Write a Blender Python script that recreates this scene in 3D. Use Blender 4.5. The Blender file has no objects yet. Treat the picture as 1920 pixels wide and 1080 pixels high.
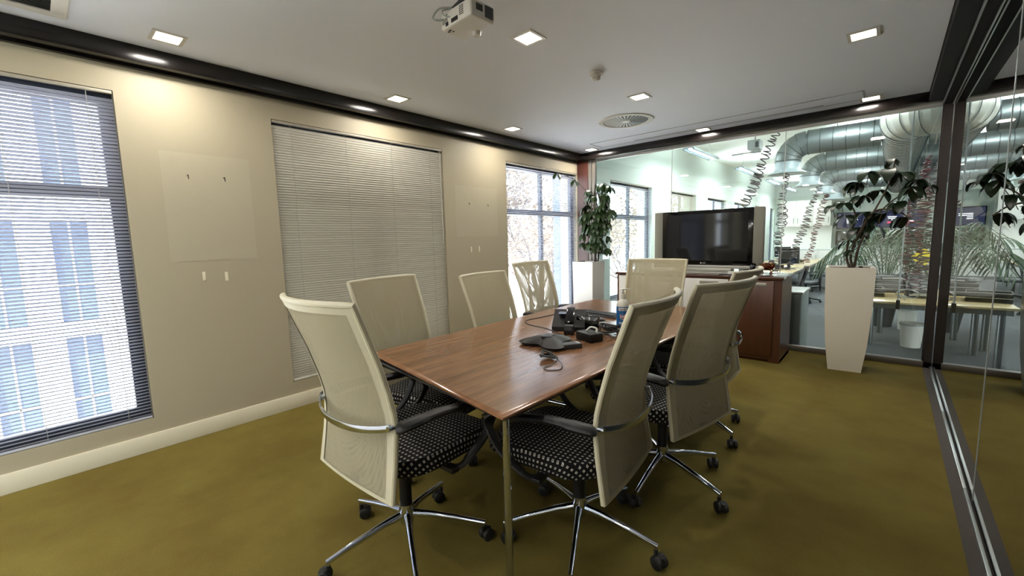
import bpy, bmesh, math, random
from mathutils import Vector, Matrix
R = math.radians
sc = bpy.context.scene
col = sc.collection
rnd = random.Random(7)

# ------------------------------------------------------------------ camera, world, exposure
cam_d = bpy.data.cameras.new('camera'); cam = bpy.data.objects.new('camera', cam_d); col.objects.link(cam)
cam_d.sensor_width = 36; cam_d.lens = 36*794.83/1920; cam_d.clip_end = 200; cam_d.clip_start = .02
_r = Vector((0.74828013, 0.66285949, -0.0263466)); _u = Vector((-0.05542467, 0.10204505, 0.99323457)); _f = Vector((-0.6610635, 0.74175744, -0.11309705))
cam.matrix_world = Matrix(((_r.x, _u.x, -_f.x, 3.65024), (_r.y, _u.y, -_f.y, 0), (_r.z, _u.z, -_f.z, 1.35), (0, 0, 0, 1)))
sc.camera = cam
w = bpy.data.worlds.new('sky'); sc.world = w; w.use_nodes = True
bg = w.node_tree.nodes['Background']; bg.inputs[0].default_value = (.86, .93, 1, 1); bg.inputs[1].default_value = 8.0
sc.view_settings.view_transform = 'Standard'; sc.view_settings.look = 'None'; sc.view_settings.gamma = 1
sc.view_settings.use_curve_mapping = False; sc.view_settings.exposure = 0.78
cy = sc.cycles
cy.use_denoising = True; cy.max_bounces = 10; cy.diffuse_bounces = 5; cy.glossy_bounces = 5; cy.transparent_max_bounces = 24
cy.transmission_bounces = 6; cy.caustics_reflective = False; cy.caustics_refractive = False; cy.sample_clamp_indirect = 6

sun_d = bpy.data.lights.new('sun', 'SUN'); sun_d.energy = 16; sun_d.angle = R(2); sun_d.color = (1, .95, .88)
sun = bpy.data.objects.new('sun', sun_d); col.objects.link(sun)
sun.rotation_euler = Vector((-.55, .35, -.75)).to_track_quat('-Z', 'Y').to_euler()   # shines from the room side onto the facade opposite

def area(name, loc, sx, sy, e, color=(1, 1, 1), rot=(0, 0, 0)):
    e = e*(.8 if name[:6] == 'office' else 1)
    d = bpy.data.lights.new(name, 'AREA'); d.shape = 'RECTANGLE'; d.size = sx; d.size_y = sy; d.energy = e; d.color = color
    o = bpy.data.objects.new(name, d); col.objects.link(o); o.location = loc; o.rotation_euler = rot
    return o

# ------------------------------------------------------------------ materials
def lin(c):
    return tuple(((v/255)/12.92 if v/255 <= .04045 else ((v/255+.055)/1.055)**2.4) for v in c)+(1,)
def mat(name, c, rough=.5, metal=0, spec=.5, noise=None, bump=None, emit=None, coat=0):
    m = bpy.data.materials.new(name); m.use_nodes = True; nt = m.node_tree; n = nt.nodes; b = n['Principled BSDF']
    c = lin(c)
    b.inputs['Base Color'].default_value = c; b.inputs['Roughness'].default_value = rough
    b.inputs['Metallic'].default_value = metal; b.inputs['Specular IOR Level'].default_value = spec
    b.inputs['Coat Weight'].default_value = coat
    tc = n.new('ShaderNodeTexCoord')
    if noise:   # (scale, amount, detail)
        t = n.new('ShaderNodeTexNoise'); t.inputs['Scale'].default_value = noise[0]; t.inputs['Detail'].default_value = noise[2] if len(noise) > 2 else 3
        nt.links.new(tc.outputs['Object'], t.inputs['Vector'])
        mx = n.new('ShaderNodeMix'); mx.data_type = 'RGBA'
        mx.inputs[6].default_value = tuple(v*(1-noise[1]) for v in c[:3])+(1,); mx.inputs[7].default_value = tuple(min(1, v*(1+noise[1])) for v in c[:3])+(1,)
        nt.links.new(t.outputs['Fac'], mx.inputs[0]); nt.links.new(mx.outputs[2], b.inputs['Base Color'])
    if bump:    # (scale, strength, distance)
        t2 = n.new('ShaderNodeTexNoise'); t2.inputs['Scale'].default_value = bump[0]; t2.inputs['Detail'].default_value = 2
        nt.links.new(tc.outputs['Object'], t2.inputs['Vector'])
        bp = n.new('ShaderNodeBump'); bp.inputs['Strength'].default_value = bump[1]; bp.inputs['Distance'].default_value = bump[2]
        nt.links.new(t2.outputs['Fac'], bp.inputs['Height']); nt.links.new(bp.outputs[0], b.inputs['Normal'])
    if emit:
        b.inputs['Emission Color'].default_value = lin(emit[0]); b.inputs['Emission Strength'].default_value = emit[1]
    return m
def wood(name, c1, c2, rough, axis='Y', sc_=9, coat=0.0):
    m = bpy.data.materials.new(name); m.use_nodes = True; nt = m.node_tree; n = nt.nodes; b = n['Principled BSDF']
    tc = n.new('ShaderNodeTexCoord'); mp = n.new('ShaderNodeMapping'); nt.links.new(tc.outputs['Object'], mp.inputs[0])
    s = {'Y': (sc_, sc_*.09, sc_), 'Z': (sc_, sc_, sc_*.07), 'X': (sc_*.09, sc_, sc_)}[axis]
    mp.inputs['Scale'].default_value = s
    t = n.new('ShaderNodeTexNoise'); t.inputs['Scale'].default_value = 3; t.inputs['Detail'].default_value = 6; t.inputs['Roughness'].default_value = .65
    t.inputs['Distortion'].default_value = .6
    nt.links.new(mp.outputs[0], t.inputs['Vector'])
    cr = n.new('ShaderNodeValToRGB'); cr.color_ramp.elements[0].position = .32; cr.color_ramp.elements[1].position = .68
    cr.color_ramp.elements[0].color = lin(c1); cr.color_ramp.elements[1].color = lin(c2)
    nt.links.new(t.outputs['Fac'], cr.inputs[0]); nt.links.new(cr.outputs[0], b.inputs['Base Color'])
    b.inputs['Roughness'].default_value = rough; b.inputs['Coat Weight'].default_value = coat; b.inputs['Coat Roughness'].default_value = .12
    return m
def glass(name, tint=(1, 1, 1), boost=1.0, ior=1.5):
    m = bpy.data.materials.new(name); m.use_nodes = True; nt = m.node_tree; n = nt.nodes
    n.remove(n['Principled BSDF']); out = n['Material Output']
    fr = n.new('ShaderNodeFresnel'); fr.inputs['IOR'].default_value = ior
    ge = n.new('ShaderNodeNewGeometry')     # both faces of a thin pane reflect alike
    tr = n.new('ShaderNodeBsdfTransparent'); tr.inputs[0].default_value = (*tint, 1)
    gl = n.new('ShaderNodeBsdfGlossy'); gl.inputs['Roughness'].default_value = 0.0
    a = n.new('ShaderNodeMath'); a.operation = 'MULTIPLY'; a.inputs[1].default_value = 2
    b_ = n.new('ShaderNodeMath'); b_.operation = 'ADD'; b_.inputs[1].default_value = 1
    d = n.new('ShaderNodeMath'); d.operation = 'DIVIDE'
    k = n.new('ShaderNodeMath'); k.operation = 'MULTIPLY'; k.inputs[1].default_value = boost; k.use_clamp = True
    nt.links.new(fr.outputs[0], a.inputs[0]); nt.links.new(fr.outputs[0], b_.inputs[0])
    nt.links.new(a.outputs[0], d.inputs[0]); nt.links.new(b_.outputs[0], d.inputs[1]); nt.links.new(d.outputs[0], k.inputs[0])
    mx = n.new('ShaderNodeMixShader'); nt.links.new(k.outputs[0], mx.inputs[0]); nt.links.new(tr.outputs[0], mx.inputs[1]); nt.links.new(gl.outputs[0], mx.inputs[2])
    nt.links.new(mx.outputs[0], out.inputs[0])
    return m
def mesh_fabric(name, c, pu, pv, open_):
    m = bpy.data.materials.new(name); m.use_nodes = True; nt = m.node_tree; n = nt.nodes; b = n['Principled BSDF']; out = n['Material Output']
    b.inputs['Base Color'].default_value = lin(c); b.inputs['Roughness'].default_value = .9; b.inputs['Specular IOR Level'].default_value = .08
    uv = n.new('ShaderNodeUVMap'); sp = n.new('ShaderNodeSeparateXYZ'); nt.links.new(uv.outputs[0], sp.inputs[0])
    def hole(sock, p, thr):
        q = n.new('ShaderNodeMath'); q.operation = 'MULTIPLY'; q.inputs[1].default_value = 1/p; nt.links.new(sock, q.inputs[0])
        f = n.new('ShaderNodeMath'); f.operation = 'FRACT'; nt.links.new(q.outputs[0], f.inputs[0])
        g = n.new('ShaderNodeMath'); g.operation = 'LESS_THAN'; g.inputs[1].default_value = thr; nt.links.new(f.outputs[0], g.inputs[0]); return g.outputs[0]
    a = hole(sp.outputs[0], pu, open_[0]); c_ = hole(sp.outputs[1], pv, open_[1])
    mm = n.new('ShaderNodeMath'); mm.operation = 'MULTIPLY'; nt.links.new(a, mm.inputs[0]); nt.links.new(c_, mm.inputs[1])
    tr = n.new('ShaderNodeBsdfTransparent'); tl = n.new('ShaderNodeBsdfTranslucent'); tl.inputs[0].default_value = lin(c)
    m1 = n.new('ShaderNodeMixShader'); m1.inputs[0].default_value = .22; nt.links.new(b.outputs[0], m1.inputs[1]); nt.links.new(tl.outputs[0], m1.inputs[2])
    m2 = n.new('ShaderNodeMixShader'); nt.links.new(mm.outputs[0], m2.inputs[0]); nt.links.new(m1.outputs[0], m2.inputs[1]); nt.links.new(tr.outputs[0], m2.inputs[2])
    nt.links.new(m2.outputs[0], out.inputs[0])
    return m
def dotted(name):
    m = bpy.data.materials.new(name); m.use_nodes = True; nt = m.node_tree; n = nt.nodes; b = n['Principled BSDF']
    uv = n.new('ShaderNodeUVMap'); sp = n.new('ShaderNodeSeparateXYZ'); nt.links.new(uv.outputs[0], sp.inputs[0])
    def M(op, a, v=None, b2=None):
        x = n.new('ShaderNodeMath'); x.operation = op; nt.links.new(a, x.inputs[0])
        if v is not None: x.inputs[1].default_value = v
        if b2 is not None: nt.links.new(b2, x.inputs[1])
        return x.outputs[0]
    P = .0215
    def cell(s): return M('ABSOLUTE', M('SUBTRACT', M('FRACT', M('MULTIPLY', s, 1/P)), .5))
    d = M('MAXIMUM', cell(sp.outputs[0]), None, cell(sp.outputs[1]))
    ring = M('SUBTRACT', M('LESS_THAN', d, .20), None, M('LESS_THAN', d, .075))
    mx = n.new('ShaderNodeMix'); mx.data_type = 'RGBA'; mx.inputs[6].default_value = lin((17, 17, 19)); mx.inputs[7].default_value = lin((190, 186, 175))
    nt.links.new(ring, mx.inputs[0]); nt.links.new(mx.outputs[2], b.inputs['Base Color']); b.inputs['Roughness'].default_value = .85
    b.inputs['Specular IOR Level'].default_value = .2
    return m

M_wall = mat('cream_wall_paint', (168, 159, 136), .55, noise=(1.3, .04), bump=(90, .12, .002))
M_ceil = mat('white_ceiling_paint', (238, 242, 250), .8, noise=(.8, .02))
M_skirt = mat('cream_skirting_gloss', (222, 214, 190), .35)
M_beam = mat('dark_brown_beam_lacquer', (16, 12, 11), .22, spec=.4, bump=(40, .05, .002))
M_alu = mat('brushed_aluminium', (190, 190, 188), .3, 1)
M_frame_dark = mat('dark_bronze_metal', (44, 36, 33), .4, .3)
M_railgrey = mat('grey_rail_metal', (110, 104, 96), .45, .5)
M_strip = mat('charcoal_floor_strip', (72, 66, 60), .9, noise=(60, .2))
M_redwood = wood('red_brown_wood', (58, 27, 21), (78, 38, 29), .4, 'Z')
M_office_wall = mat('pale_green_office_paint', (205, 215, 208), .6, noise=(.6, .02))
M_office_ceiling = mat('office_white_ceiling', (226, 232, 230), .7)
M_office_floor = mat('dark_grey_office_carpet', (82, 84, 86), .95, noise=(30, .15))
M_white = mat('white_lacquer', (228, 226, 220), .25)
M_whitematt = mat('white_plastic', (214, 210, 200), .45)
M_planter = mat('ivory_planter_gloss', (238, 231, 214), .22)
M_winframe = mat('dark_blue_grey_window_metal', (52, 58, 70), .45, .2)
M_slat = mat('pale_grey_slat', (186, 189, 202), .4, .05)
M_slat2 = mat('warm_grey_slat', (200, 197, 186), .35, .1)
M_head = mat('cream_headrail', (158, 152, 136), .4)
M_cord = mat('blind_cord', (170, 168, 160), .8)
M_black = mat('black_plastic', (13, 13, 14), .45, spec=.35)
M_blackgloss = mat('black_gloss', (10, 10, 13), .08)
M_rubber = mat('black_rubber', (18, 18, 18), .55)
M_chrome = mat('polished_chrome', (198, 205, 222), .04, 1)
M_table = wood('walnut_table_veneer', (100, 69, 47), (143, 105, 75), .17, 'Y', 8, 0)
M_tedge = wood('walnut_table_edge', (126, 86, 58), (150, 108, 76), .17, 'Y', 8, 0)
M_cab = wood('dark_cherry_veneer', (74, 42, 26), (90, 52, 32), .35, 'Z', 9, .15)
M_cabtop = wood('dark_cherry_top', (58, 26, 16), (74, 36, 22), .16, 'X', 9, .5)
M_fabF = mesh_fabric('ivory_mesh_front', (188, 181, 155), .0040, .0036, (.42, .58))
M_fabB = mesh_fabric('ivory_mesh_back', (188, 181, 156), .0041, .0036, (.40, .55))
M_rim = mat('ivory_piping', (204, 198, 172), .5)
M_seat = dotted('black_seat_fabric_with_squares')
M_glass = glass('clear_glass', (.93, .97, .95))
M_glassR = glass('clear_glass_right', (.9, .94, .92), 1.12, 1.55)
M_winglass = glass('window_glass', (.95, .98, 1))
M_galv = mat('galvanised_duct', (118, 126, 126), .42, .75, noise=(3, .12))
M_trunk = mat('light_galvanised_trunk', (158, 158, 150), .42, .5, noise=(3, .1))
M_darkmatt = mat('dark_matt_frame', (12, 10, 9), .7, spec=.04)
M_seam = mat('dark_duct_seam', (70, 76, 78), .4, .7)
M_cone = mat('pale_grey_diffuser', (150, 162, 166), .5, .1)
M_leaf = mat('glossy_green_leaf', (42, 66, 28), .35, noise=(9, .35))
M_leafdk = mat('dark_green_leaf', (30, 46, 26), .35, noise=(9, .35))
M_palm = mat('palm_leaf', (46, 72, 42), .45, noise=(9, .3))
M_stem = mat('brown_stem', (74, 62, 46), .8)
M_soil = mat('dark_soil', (38, 30, 24), .95, noise=(60, .4))
M_lampglow = mat('lamp_diffuser_glow', (255, 250, 235), .5, emit=((255, 240, 214), 9))
M_tube = mat('fluorescent_glow', (255, 255, 255), .5, emit=((222, 238, 255), 7))
M_screen = mat('dark_screen_glass', (14, 16, 24), .06)
M_tvgrey = mat('silver_speaker_cloth', (132, 130, 118), .6, .2)
M_silver = mat('silver_plastic', (176, 174, 166), .3, .5)
M_desk = wood('pale_birch_desk', (190, 165, 118), (206, 184, 140), .22, 'X', 4, .4)
M_deskmetal = mat('grey_desk_metal', (120, 124, 124), .35, .7)
M_darkgrey = mat('dark_grey_plastic', (52, 54, 58), .5)
M_coil = mat('brown_purple_cable', (44, 31, 33), .45)
M_coilred = mat('dark_red_cable', (78, 32, 38), .4)
M_lightgrey = mat('light_grey_lacquer', (150, 156, 154), .35)
M_facade = mat('white_facade_render', (236, 234, 230), .9, noise=(1, .05))
M_faceglass = mat('blue_facade_glazing', (48, 62, 92), .3, noise=(3, .15))
M_ground = mat('pale_paving', (226, 222, 214), .9, noise=(.5, .1))
M_bark = mat('pale_grey_bark', (74, 62, 56), .9)
M_dryleaf = mat('pale_dry_foliage', (112, 96, 78), .8, noise=(5, .2))
M_bluecol = mat('pale_blue_column_paint', (66, 76, 98), .8)
M_brick = mat('terracotta_reveal', (170, 110, 92), .8, noise=(20, .1))
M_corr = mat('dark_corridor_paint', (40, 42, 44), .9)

def carpet():
    m = bpy.data.materials.new('olive_carpet'); m.use_nodes = True; nt = m.node_tree; n = nt.nodes; b = n['Principled BSDF']
    tc = n.new('ShaderNodeTexCoord')
    t = n.new('ShaderNodeTexNoise'); t.inputs['Scale'].default_value = 1.6; t.inputs['Detail'].default_value = 5; t.inputs['Roughness'].default_value = .6
    t3 = n.new('ShaderNodeTexNoise'); t3.inputs['Scale'].default_value = 260; t3.inputs['Detail'].default_value = 1
    nt.links.new(tc.outputs['Object'], t.inputs['Vector']); nt.links.new(tc.outputs['Object'], t3.inputs['Vector'])
    cr = n.new('ShaderNodeValToRGB'); e = cr.color_ramp.elements
    e[0].position = .3; e[1].position = .72; e[0].color = lin((110, 94, 45)); e[1].color = lin((130, 118, 60))
    nt.links.new(t.outputs['Fac'], cr.inputs[0])
    mx = n.new('ShaderNodeMix'); mx.data_type = 'RGBA'; mx.blend_type = 'MULTIPLY'; mx.inputs[0].default_value = .5
    nt.links.new(cr.outputs[0], mx.inputs[6]); nt.links.new(t3.outputs['Color'], mx.inputs[7])
    cr2 = n.new('ShaderNodeValToRGB'); cr2.color_ramp.elements[0].position = .3; cr2.color_ramp.elements[1].position = .7
    cr2.color_ramp.elements[0].color = (.55, .55, .55, 1); cr2.color_ramp.elements[1].color = (1, 1, 1, 1)
    nt.links.new(t3.outputs['Fac'], cr2.inputs[0]); nt.links.new(cr2.outputs[0], mx.inputs[7])
    nt.links.new(mx.outputs[2], b.inputs['Base Color']); b.inputs['Roughness'].default_value = .95; b.inputs['Specular IOR Level'].default_value = .1
    bp = n.new('ShaderNodeBump'); bp.inputs['Strength'].default_value = .5; bp.inputs['Distance'].default_value = .004
    nt.links.new(t3.outputs['Fac'], bp.inputs['Height']); nt.links.new(bp.outputs[0], b.inputs['Normal'])
    return m
M_carpet = carpet()

# ------------------------------------------------------------------ geometry helpers
class G:
    """collects shapes in a bmesh; out() links them as ONE mesh object"""
    def __init__(s): s.bm = bmesh.new(); s.uv = None
    def box(s, x0, x1, y0, y1, z0, z1, bev=0, seg=2, M=None):
        r = bmesh.ops.create_cube(s.bm, size=1); vs = r['verts']
        for v in vs: v.co = Vector(((x0+x1)/2+v.co.x*(x1-x0), (y0+y1)/2+v.co.y*(y1-y0), (z0+z1)/2+v.co.z*(z1-z0)))
        if bev:
            es = list({e for v in vs for e in v.link_edges})
            rr = bmesh.ops.bevel(s.bm, geom=es, offset=bev, segments=seg, affect='EDGES', profile=.5)
            vs = list({v for f in rr['faces'] for v in f.verts} | {v for v in vs if v.is_valid})
        if M is not None:
            for v in vs: v.co = M @ v.co
        return s
    def poly(s, pts, z0, z1, inset=0, M=None):     # prism, bottom inset if wanted
        n = len(pts); c = Vector((sum(p[0] for p in pts)/n, sum(p[1] for p in pts)/n))
        lo = []; hi = []
        for p in pts:
            d = (Vector(p)-c); q = Vector(p)-d.normalized()*inset
            lo.append(s.bm.verts.new((q.x, q.y, z0))); hi.append(s.bm.verts.new((p[0], p[1], z1)))
        s.bm.faces.new(hi); s.bm.faces.new(lo[::-1])
        for i in range(n): j = (i+1) % n; s.bm.faces.new((lo[i], lo[j], hi[j], hi[i]))
        if M is not None:
            for v in lo+hi: v.co = M @ v.co
        return s
    def tube(s, pts, r, n=10, closed=False, cap=True, flat=None):
        P = [Vector(p) for p in pts]; m = len(P); rs = r if isinstance(r, (list, tuple)) else [r]*m
        rings = []; prev = None
        for i, p in enumerate(P):
            if closed: t = (P[(i+1) % m]-P[i-1])
            else: t = (P[min(i+1, m-1)]-P[max(i-1, 0)])
            t = t.normalized() if t.length > 1e-9 else Vector((0, 0, 1))
            if prev is None:
                a = Vector((0, 0, 1)) if abs(t.z) < .9 else Vector((1, 0, 0)); nx = a.cross(t).normalized()
            else:
                nx = prev-t*prev.dot(t); nx = nx.normalized() if nx.length > 1e-6 else prev
            prev = nx; ny = t.cross(nx); fa, fb = flat if flat else (1, 1)
            rings.append([s.bm.verts.new(p+(nx*math.cos(2*math.pi*k/n)*fa+ny*math.sin(2*math.pi*k/n)*fb)*rs[i]) for k in range(n)])
        for i in range(m-1+(1 if closed else 0)):
            a = rings[i]; b = rings[(i+1) % m]
            for k in range(n): s.bm.faces.new((a[k], a[(k+1) % n], b[(k+1) % n], b[k]))
        if cap and not closed:
            s.bm.faces.new(rings[0][::-1]); s.bm.faces.new(rings[-1])
        return s
    def cyl(s, p0, p1, r0, r1=None, n=20, cap=True): return s.tube([p0, p1], [r0, r0 if r1 is None else r1], n, cap=cap)
    def lathe(s, prof, n=28, o=(0, 0, 0), M=None):
        rings = []; vs = []
        for r, z in prof:
            if r < 1e-6: rings.append([s.bm.verts.new((o[0], o[1], o[2]+z))])
            else: rings.append([s.bm.verts.new((o[0]+r*math.cos(2*math.pi*k/n), o[1]+r*math.sin(2*math.pi*k/n), o[2]+z)) for k in range(n)])
            vs += rings[-1]
        for a, b in zip(rings, rings[1:]):
            for k in range(n):
                j = (k+1) % n
                if len(a) == 1 and len(b) == 1: continue
                if len(a) == 1: s.bm.faces.new((a[0], b[k], b[j]))
                elif len(b) == 1: s.bm.faces.new((a[k], a[j], b[0]))
                else: s.bm.faces.new((a[k], a[j], b[j], b[k]))
        if M is not None:
            for v in vs: v.co = M @ v.co
        return s
    def grid(s, fn, nu, nv, uvfn=None, close_u=False):
        if uvfn and s.uv is None: s.uv = s.bm.loops.layers.uv.new('UVMap')
        V = [[s.bm.verts.new(fn(i/nu, j/nv)) for j in range(nv+1)] for i in range(nu+1)]
        for i in range(nu):
            for j in range(nv):
                f = s.bm.faces.new((V[i][j], V[i+1][j], V[i+1][j+1], V[i][j+1]))
                if uvfn:
                    for l, (a, b) in zip(f.loops, ((i, j), (i+1, j), (i+1, j+1), (i, j+1))): l[s.uv].uv = uvfn(a/nu, b/nv)
        return s
    def quad(s, a, b, c, d): s.bm.faces.new([s.bm.verts.new(p) for p in (a, b, c, d)]); return s
    def out(s, name, m, parent=None, angle=35, recalc=True):
        if recalc: bmesh.ops.recalc_face_normals(s.bm, faces=s.bm.faces)
        me = bpy.data.meshes.new(name); s.bm.to_mesh(me); s.bm.free(); me.materials.append(m)
        me.shade_smooth(); me.set_sharp_from_angle(angle=R(angle))
        o = bpy.data.objects.new(name, me); col.objects.link(o)
        if parent: o.parent = parent
        return o
def tag(o, label=None, cat=None, group=None, kind=None):
    if label: o['label'] = label
    if cat: o['category'] = cat
    if group: o['group'] = group
    if kind: o['kind'] = kind
    return o
def thing(name, label, cat, loc=(0, 0, 0), rz=0, group=None):
    o = bpy.data.objects.new(name, None); o.empty_display_size = .1; col.objects.link(o)
    o.location = loc; o.rotation_euler = (0, 0, rz)
    return tag(o, label, cat, group)
def st(name, g, m, parent=None):
    o = g.out(name, m, parent)
    if not parent: o['kind'] = 'structure'
    return o
def ste(name):
    o = bpy.data.objects.new(name, None); col.objects.link(o); o['kind'] = 'structure'; return o
def copy_tree(o, parent=None):
    c = o.copy(); col.objects.link(c); c.parent = parent
    for ch in o.children: copy_tree(ch, c)
    return c
def copy_thing(o, loc, rz=0, label=None, group=None):
    c = copy_tree(o); c.location = loc; c.rotation_euler = (0, 0, rz)
    if label: c['label'] = label
    if group: c['group'] = group
    return c
def text_mesh(body, size, M, m, name, parent, bend=None, align='CENTER', bold=0.0):
    cu = bpy.data.curves.new('txt', 'FONT'); cu.body = body; cu.size = size; cu.align_x = align; cu.align_y = 'CENTER'; cu.extrude = 0; cu.offset = bold
    t = bpy.data.objects.new('txt', cu); col.objects.link(t)
    me = bpy.data.meshes.new_from_object(t.evaluated_get(bpy.context.evaluated_depsgraph_get()))
    bpy.data.objects.remove(t); bpy.data.curves.remove(cu)
    for v in me.vertices: v.co = bend(v.co) if bend else M @ v.co
    me.name = name; me.materials.clear(); me.materials.append(m); o = bpy.data.objects.new(name, me); col.objects.link(o); o.parent = parent
    return o
def arc(c, r, a0, a1, n, plane='xz'):
    o = []
    for i in range(n+1):
        a = a0+(a1-a0)*i/n; u, v = r*math.cos(a), r*math.sin(a)
        o.append((c[0]+u, c[1], c[2]+v) if plane == 'xz' else ((c[0]+u, c[1]+v, c[2]) if plane == 'xy' else (c[0], c[1]+u, c[2]+v)))
    return o
def bez(p, n=12):   # Catmull-Rom through points
    P = [Vector(a) for a in p]; P = [P[0]*2-P[1]]+P+[P[-1]*2-P[-2]]; o = []
    for i in range(1, len(P)-2):
        for k in range(n):
            t = k/n; a, b, c, d = P[i-1:i+3]
            o.append(.5*((2*b)+(c-a)*t+(2*a-5*b+4*c-d)*t*t+(3*b-a-3*c+d)*t**3))
    o.append(P[-2]); return o

W, D, ZC, ZB = 4.02, 5.74, 2.60, 2.50     # room width, depth, ceiling, beam underside
YB = -6.9                                   # rear wall of the meeting room
OF, OC, YE, XE = -.32, 3.32, 20.8, 7.6      # office floor, ceiling, end wall, right side

# ------------------------------------------------------------------ room shell
st('floor', G().box(-.05, W-.065, -.9, D-.06, -.06, 0), M_carpet)
st('floor_rear_bounce', G().box(-.05, W-.065, YB, -.9, -.06, 0), M_ground)  # unseen floor behind the camera, made pale to bounce light onto the ceiling
st('floor_strip', G().box(W-.065, W+.1, YB, D+.02, -.06, .003), M_strip)
st('ceiling', G().box(-.3, W+.1, YB, D+.02, ZC, ZC+.3), M_ceil)
WIN = [(-1.27, .432), (1.333, 3.03), (4.04, 5.665), (6.70, 8.43), (9.40, 11.03), (11.93, 13.66), (14.5, 16.3), (17.2, 18.7), (19.75, 20.5)]
Z0, Z1 = .222, 2.332
def wall_with_holes(name, wins, ya, yb, za, zb, m):
    g = G(); y = ya
    for a, b in wins:
        g.box(-.32, 0, y, a, za, zb); g.box(-.32, 0, a, b, za, Z0); g.box(-.32, 0, a, b, Z1, zb); y = b
    g.box(-.32, 0, y, yb, za, zb)
    return st(name, g, m)
REAR = [(-6.6, -4.9), (-3.97, -2.27)]     # further windows of the same wall, behind the camera
wall_with_holes('wall_left', REAR+WIN[:3], YB, D-.05, -.05, ZC, M_wall)
wall_with_holes('wall_left_office', WIN[3:], D-.05, YE, OF, OC, M_office_wall)
st('wall_rear', G().box(-.32, W+1.8, YB-.1, YB, -.05, ZC+.3), M_wall)
g = G().box(0, .014, YB, D-.14, 0, .118, .004); st('baseboard_left', g, M_skirt)
# faint filled patches on the wall where boards were taken down
M_patch = mat('filled_wall_patch', (172, 164, 142), .5, noise=(14, .03))
for (ya, yb, za, zb) in ((.62, 1.15, 1.26, 2.0), (3.18, 3.86, 1.40, 1.97)):
    st('trim_%d' % (5 if ya < 1 else 6), G().box(-.001, .0012, ya, yb, za, zb), M_patch)
# beams
st('beam_left', G().box(0, .12, YB, D-.14, ZB, ZC, .004).box(0, .035, YB, D-.14, ZB-.014, ZB), M_beam)
st('beam_far', G().box(0, W, D-.14, D-.0, ZB, ZC, .004), M_beam)
st('beam_right', G().box(W-.175, W, YB, D-.14, ZB, ZC, .004), M_darkmatt)
st('channel_right', G().box(W-.07, W+.08, YB, D, ZB-.02, ZB), M_darkmatt)
st('trim_1', G().box(.30, W, D-.045, D-.015, ZB-.03, ZB), M_alu)
st('trim_2', G().box(W-.078, W-.070, YB, D-.05, ZB-.022, ZB+.004).box(W-.012, W-.004, YB, D-.05, ZB-.034, ZB-.02), M_alu)
st('trim_3', G().box(.02, W, D-.075, D-.005, 0, .062, .004), M_railgrey)
g = G()
for a, b in ((YB, 3.04), (3.045, 4.28), (4.285, D-.09)): g.box(W-.020, W-.006, a, b, 0, .026, .002)
st('trim_4', g, M_alu)
st('column_corner', G().box(0, .185, D-.07, D, 0, ZB), M_redwood)
st('post_left', G().box(.185, .235, D-.06, D, 0, ZB).box(.245, .30, D-.05, D, 0, ZB), M_railgrey)
st('post_right', G().box(W-.062, W-.004, D-.075, D, 0, ZB).box(W-.075, W-.062, D-.05, D-.02, 0, ZB), M_frame_dark)
# glass partitions
wf = ste('wall_far')
for a, b in ((.30, 1.443), (1.447, 2.715), (2.719, W-.06)):
    G().box(a, b, D-.034, D-.026, .05, ZB-.02).out('glass_pane', M_glass, wf)
wr = ste('wall_right')
for a, b in ((YB, 2.905), (2.909, D-.08)):
    G().quad((W, a, .03), (W, b, .03), (W, b, ZB-.02), (W, a, ZB-.02)).out('glass_pane', M_glassR, wr)
for x in (1.445, 2.717): st('glass_joint', G().box(x-.003, x+.003, D-.036, D-.024, .05, ZB-.02), M_alu)
st('glass_joint', G().box(W-.002, W+.004, 2.903, 2.911, .03, ZB-.02), M_lightgrey)
# dark corridor beyond the right-hand glass
YL = -1.3
st('floor_corridor', G().box(W+.1, W+1.7, YL, D, -.06, -.002), M_corr)
st('wall_corridor', G().box(W+1.7, W+1.8, YL, D, -.05, ZC+.3).box(W+.1, W+1.8, D-.02, D+.05, -.4, OC).box(W+.04, W+1.8, YL-.1, YL, -.05, ZC+.3), M_corr)  # last box is an added partition keeping lounge light out of the corridor
st('ceiling_corridor', G().box(W+.1, W+1.8, YL-.1, D, ZC, ZC+.3), M_corr)
# unseen lounge and terrace beyond the glass, added to bring daylight to the ceiling
st('floor_added_lounge', G().box(W+.1, 8.6, YB, YL-.1, -.06, -.002), M_ground)
st('ceiling_added_lounge', G().box(W+.1, 8.6, YB, YL-.1, ZC, ZC+.3), M_ceil)
st('wall_added_lounge', G().box(W+1.8, 8.6, YL-.1, YL, -.05, ZC+.3).box(W+1.8, 8.6, YB-.1, YB, -.05, ZC+.3).box(8.5, 8.6, YB, YL-.1, 2.45, ZC), M_wall)
st('terrace_added', G().box(8.6, 20, -16, 4, -.3, -.05), M_ground)

# ------------------------------------------------------------------ office shell
st('floor_office', G().box(-.3, XE+.1, D-.02, YE+.7, OF-.1, OF), M_office_floor)
st('floor_step', G().box(-.3, W+.1, D-.06, D-.0, OF, -.001), M_railgrey)
st('ceiling_office', G().box(-.3, XE+.1, D, YE+.7, OC, OC+.2), M_office_ceiling)
st('wall_office_above_glass', G().box(-.3, XE, D, D+.1, ZC-.02, OC), M_office_wall)
st('wall_office_right', G().box(XE, XE+.1, D, YE, OF, OC), M_office_wall)
g = G().box(-.3, XE, YE+.5, YE+.6, OF, OC)                    # end wall with the screen niche
g.box(-.3, 1.93, YE, YE+.5, OF, OC); g.box(6.1, XE, YE, YE+.5, OF, OC); g.box(1.93, 6.1, YE, YE+.5, 2.62, OC)
st('wall_office_end', g, M_office_wall)

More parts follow.
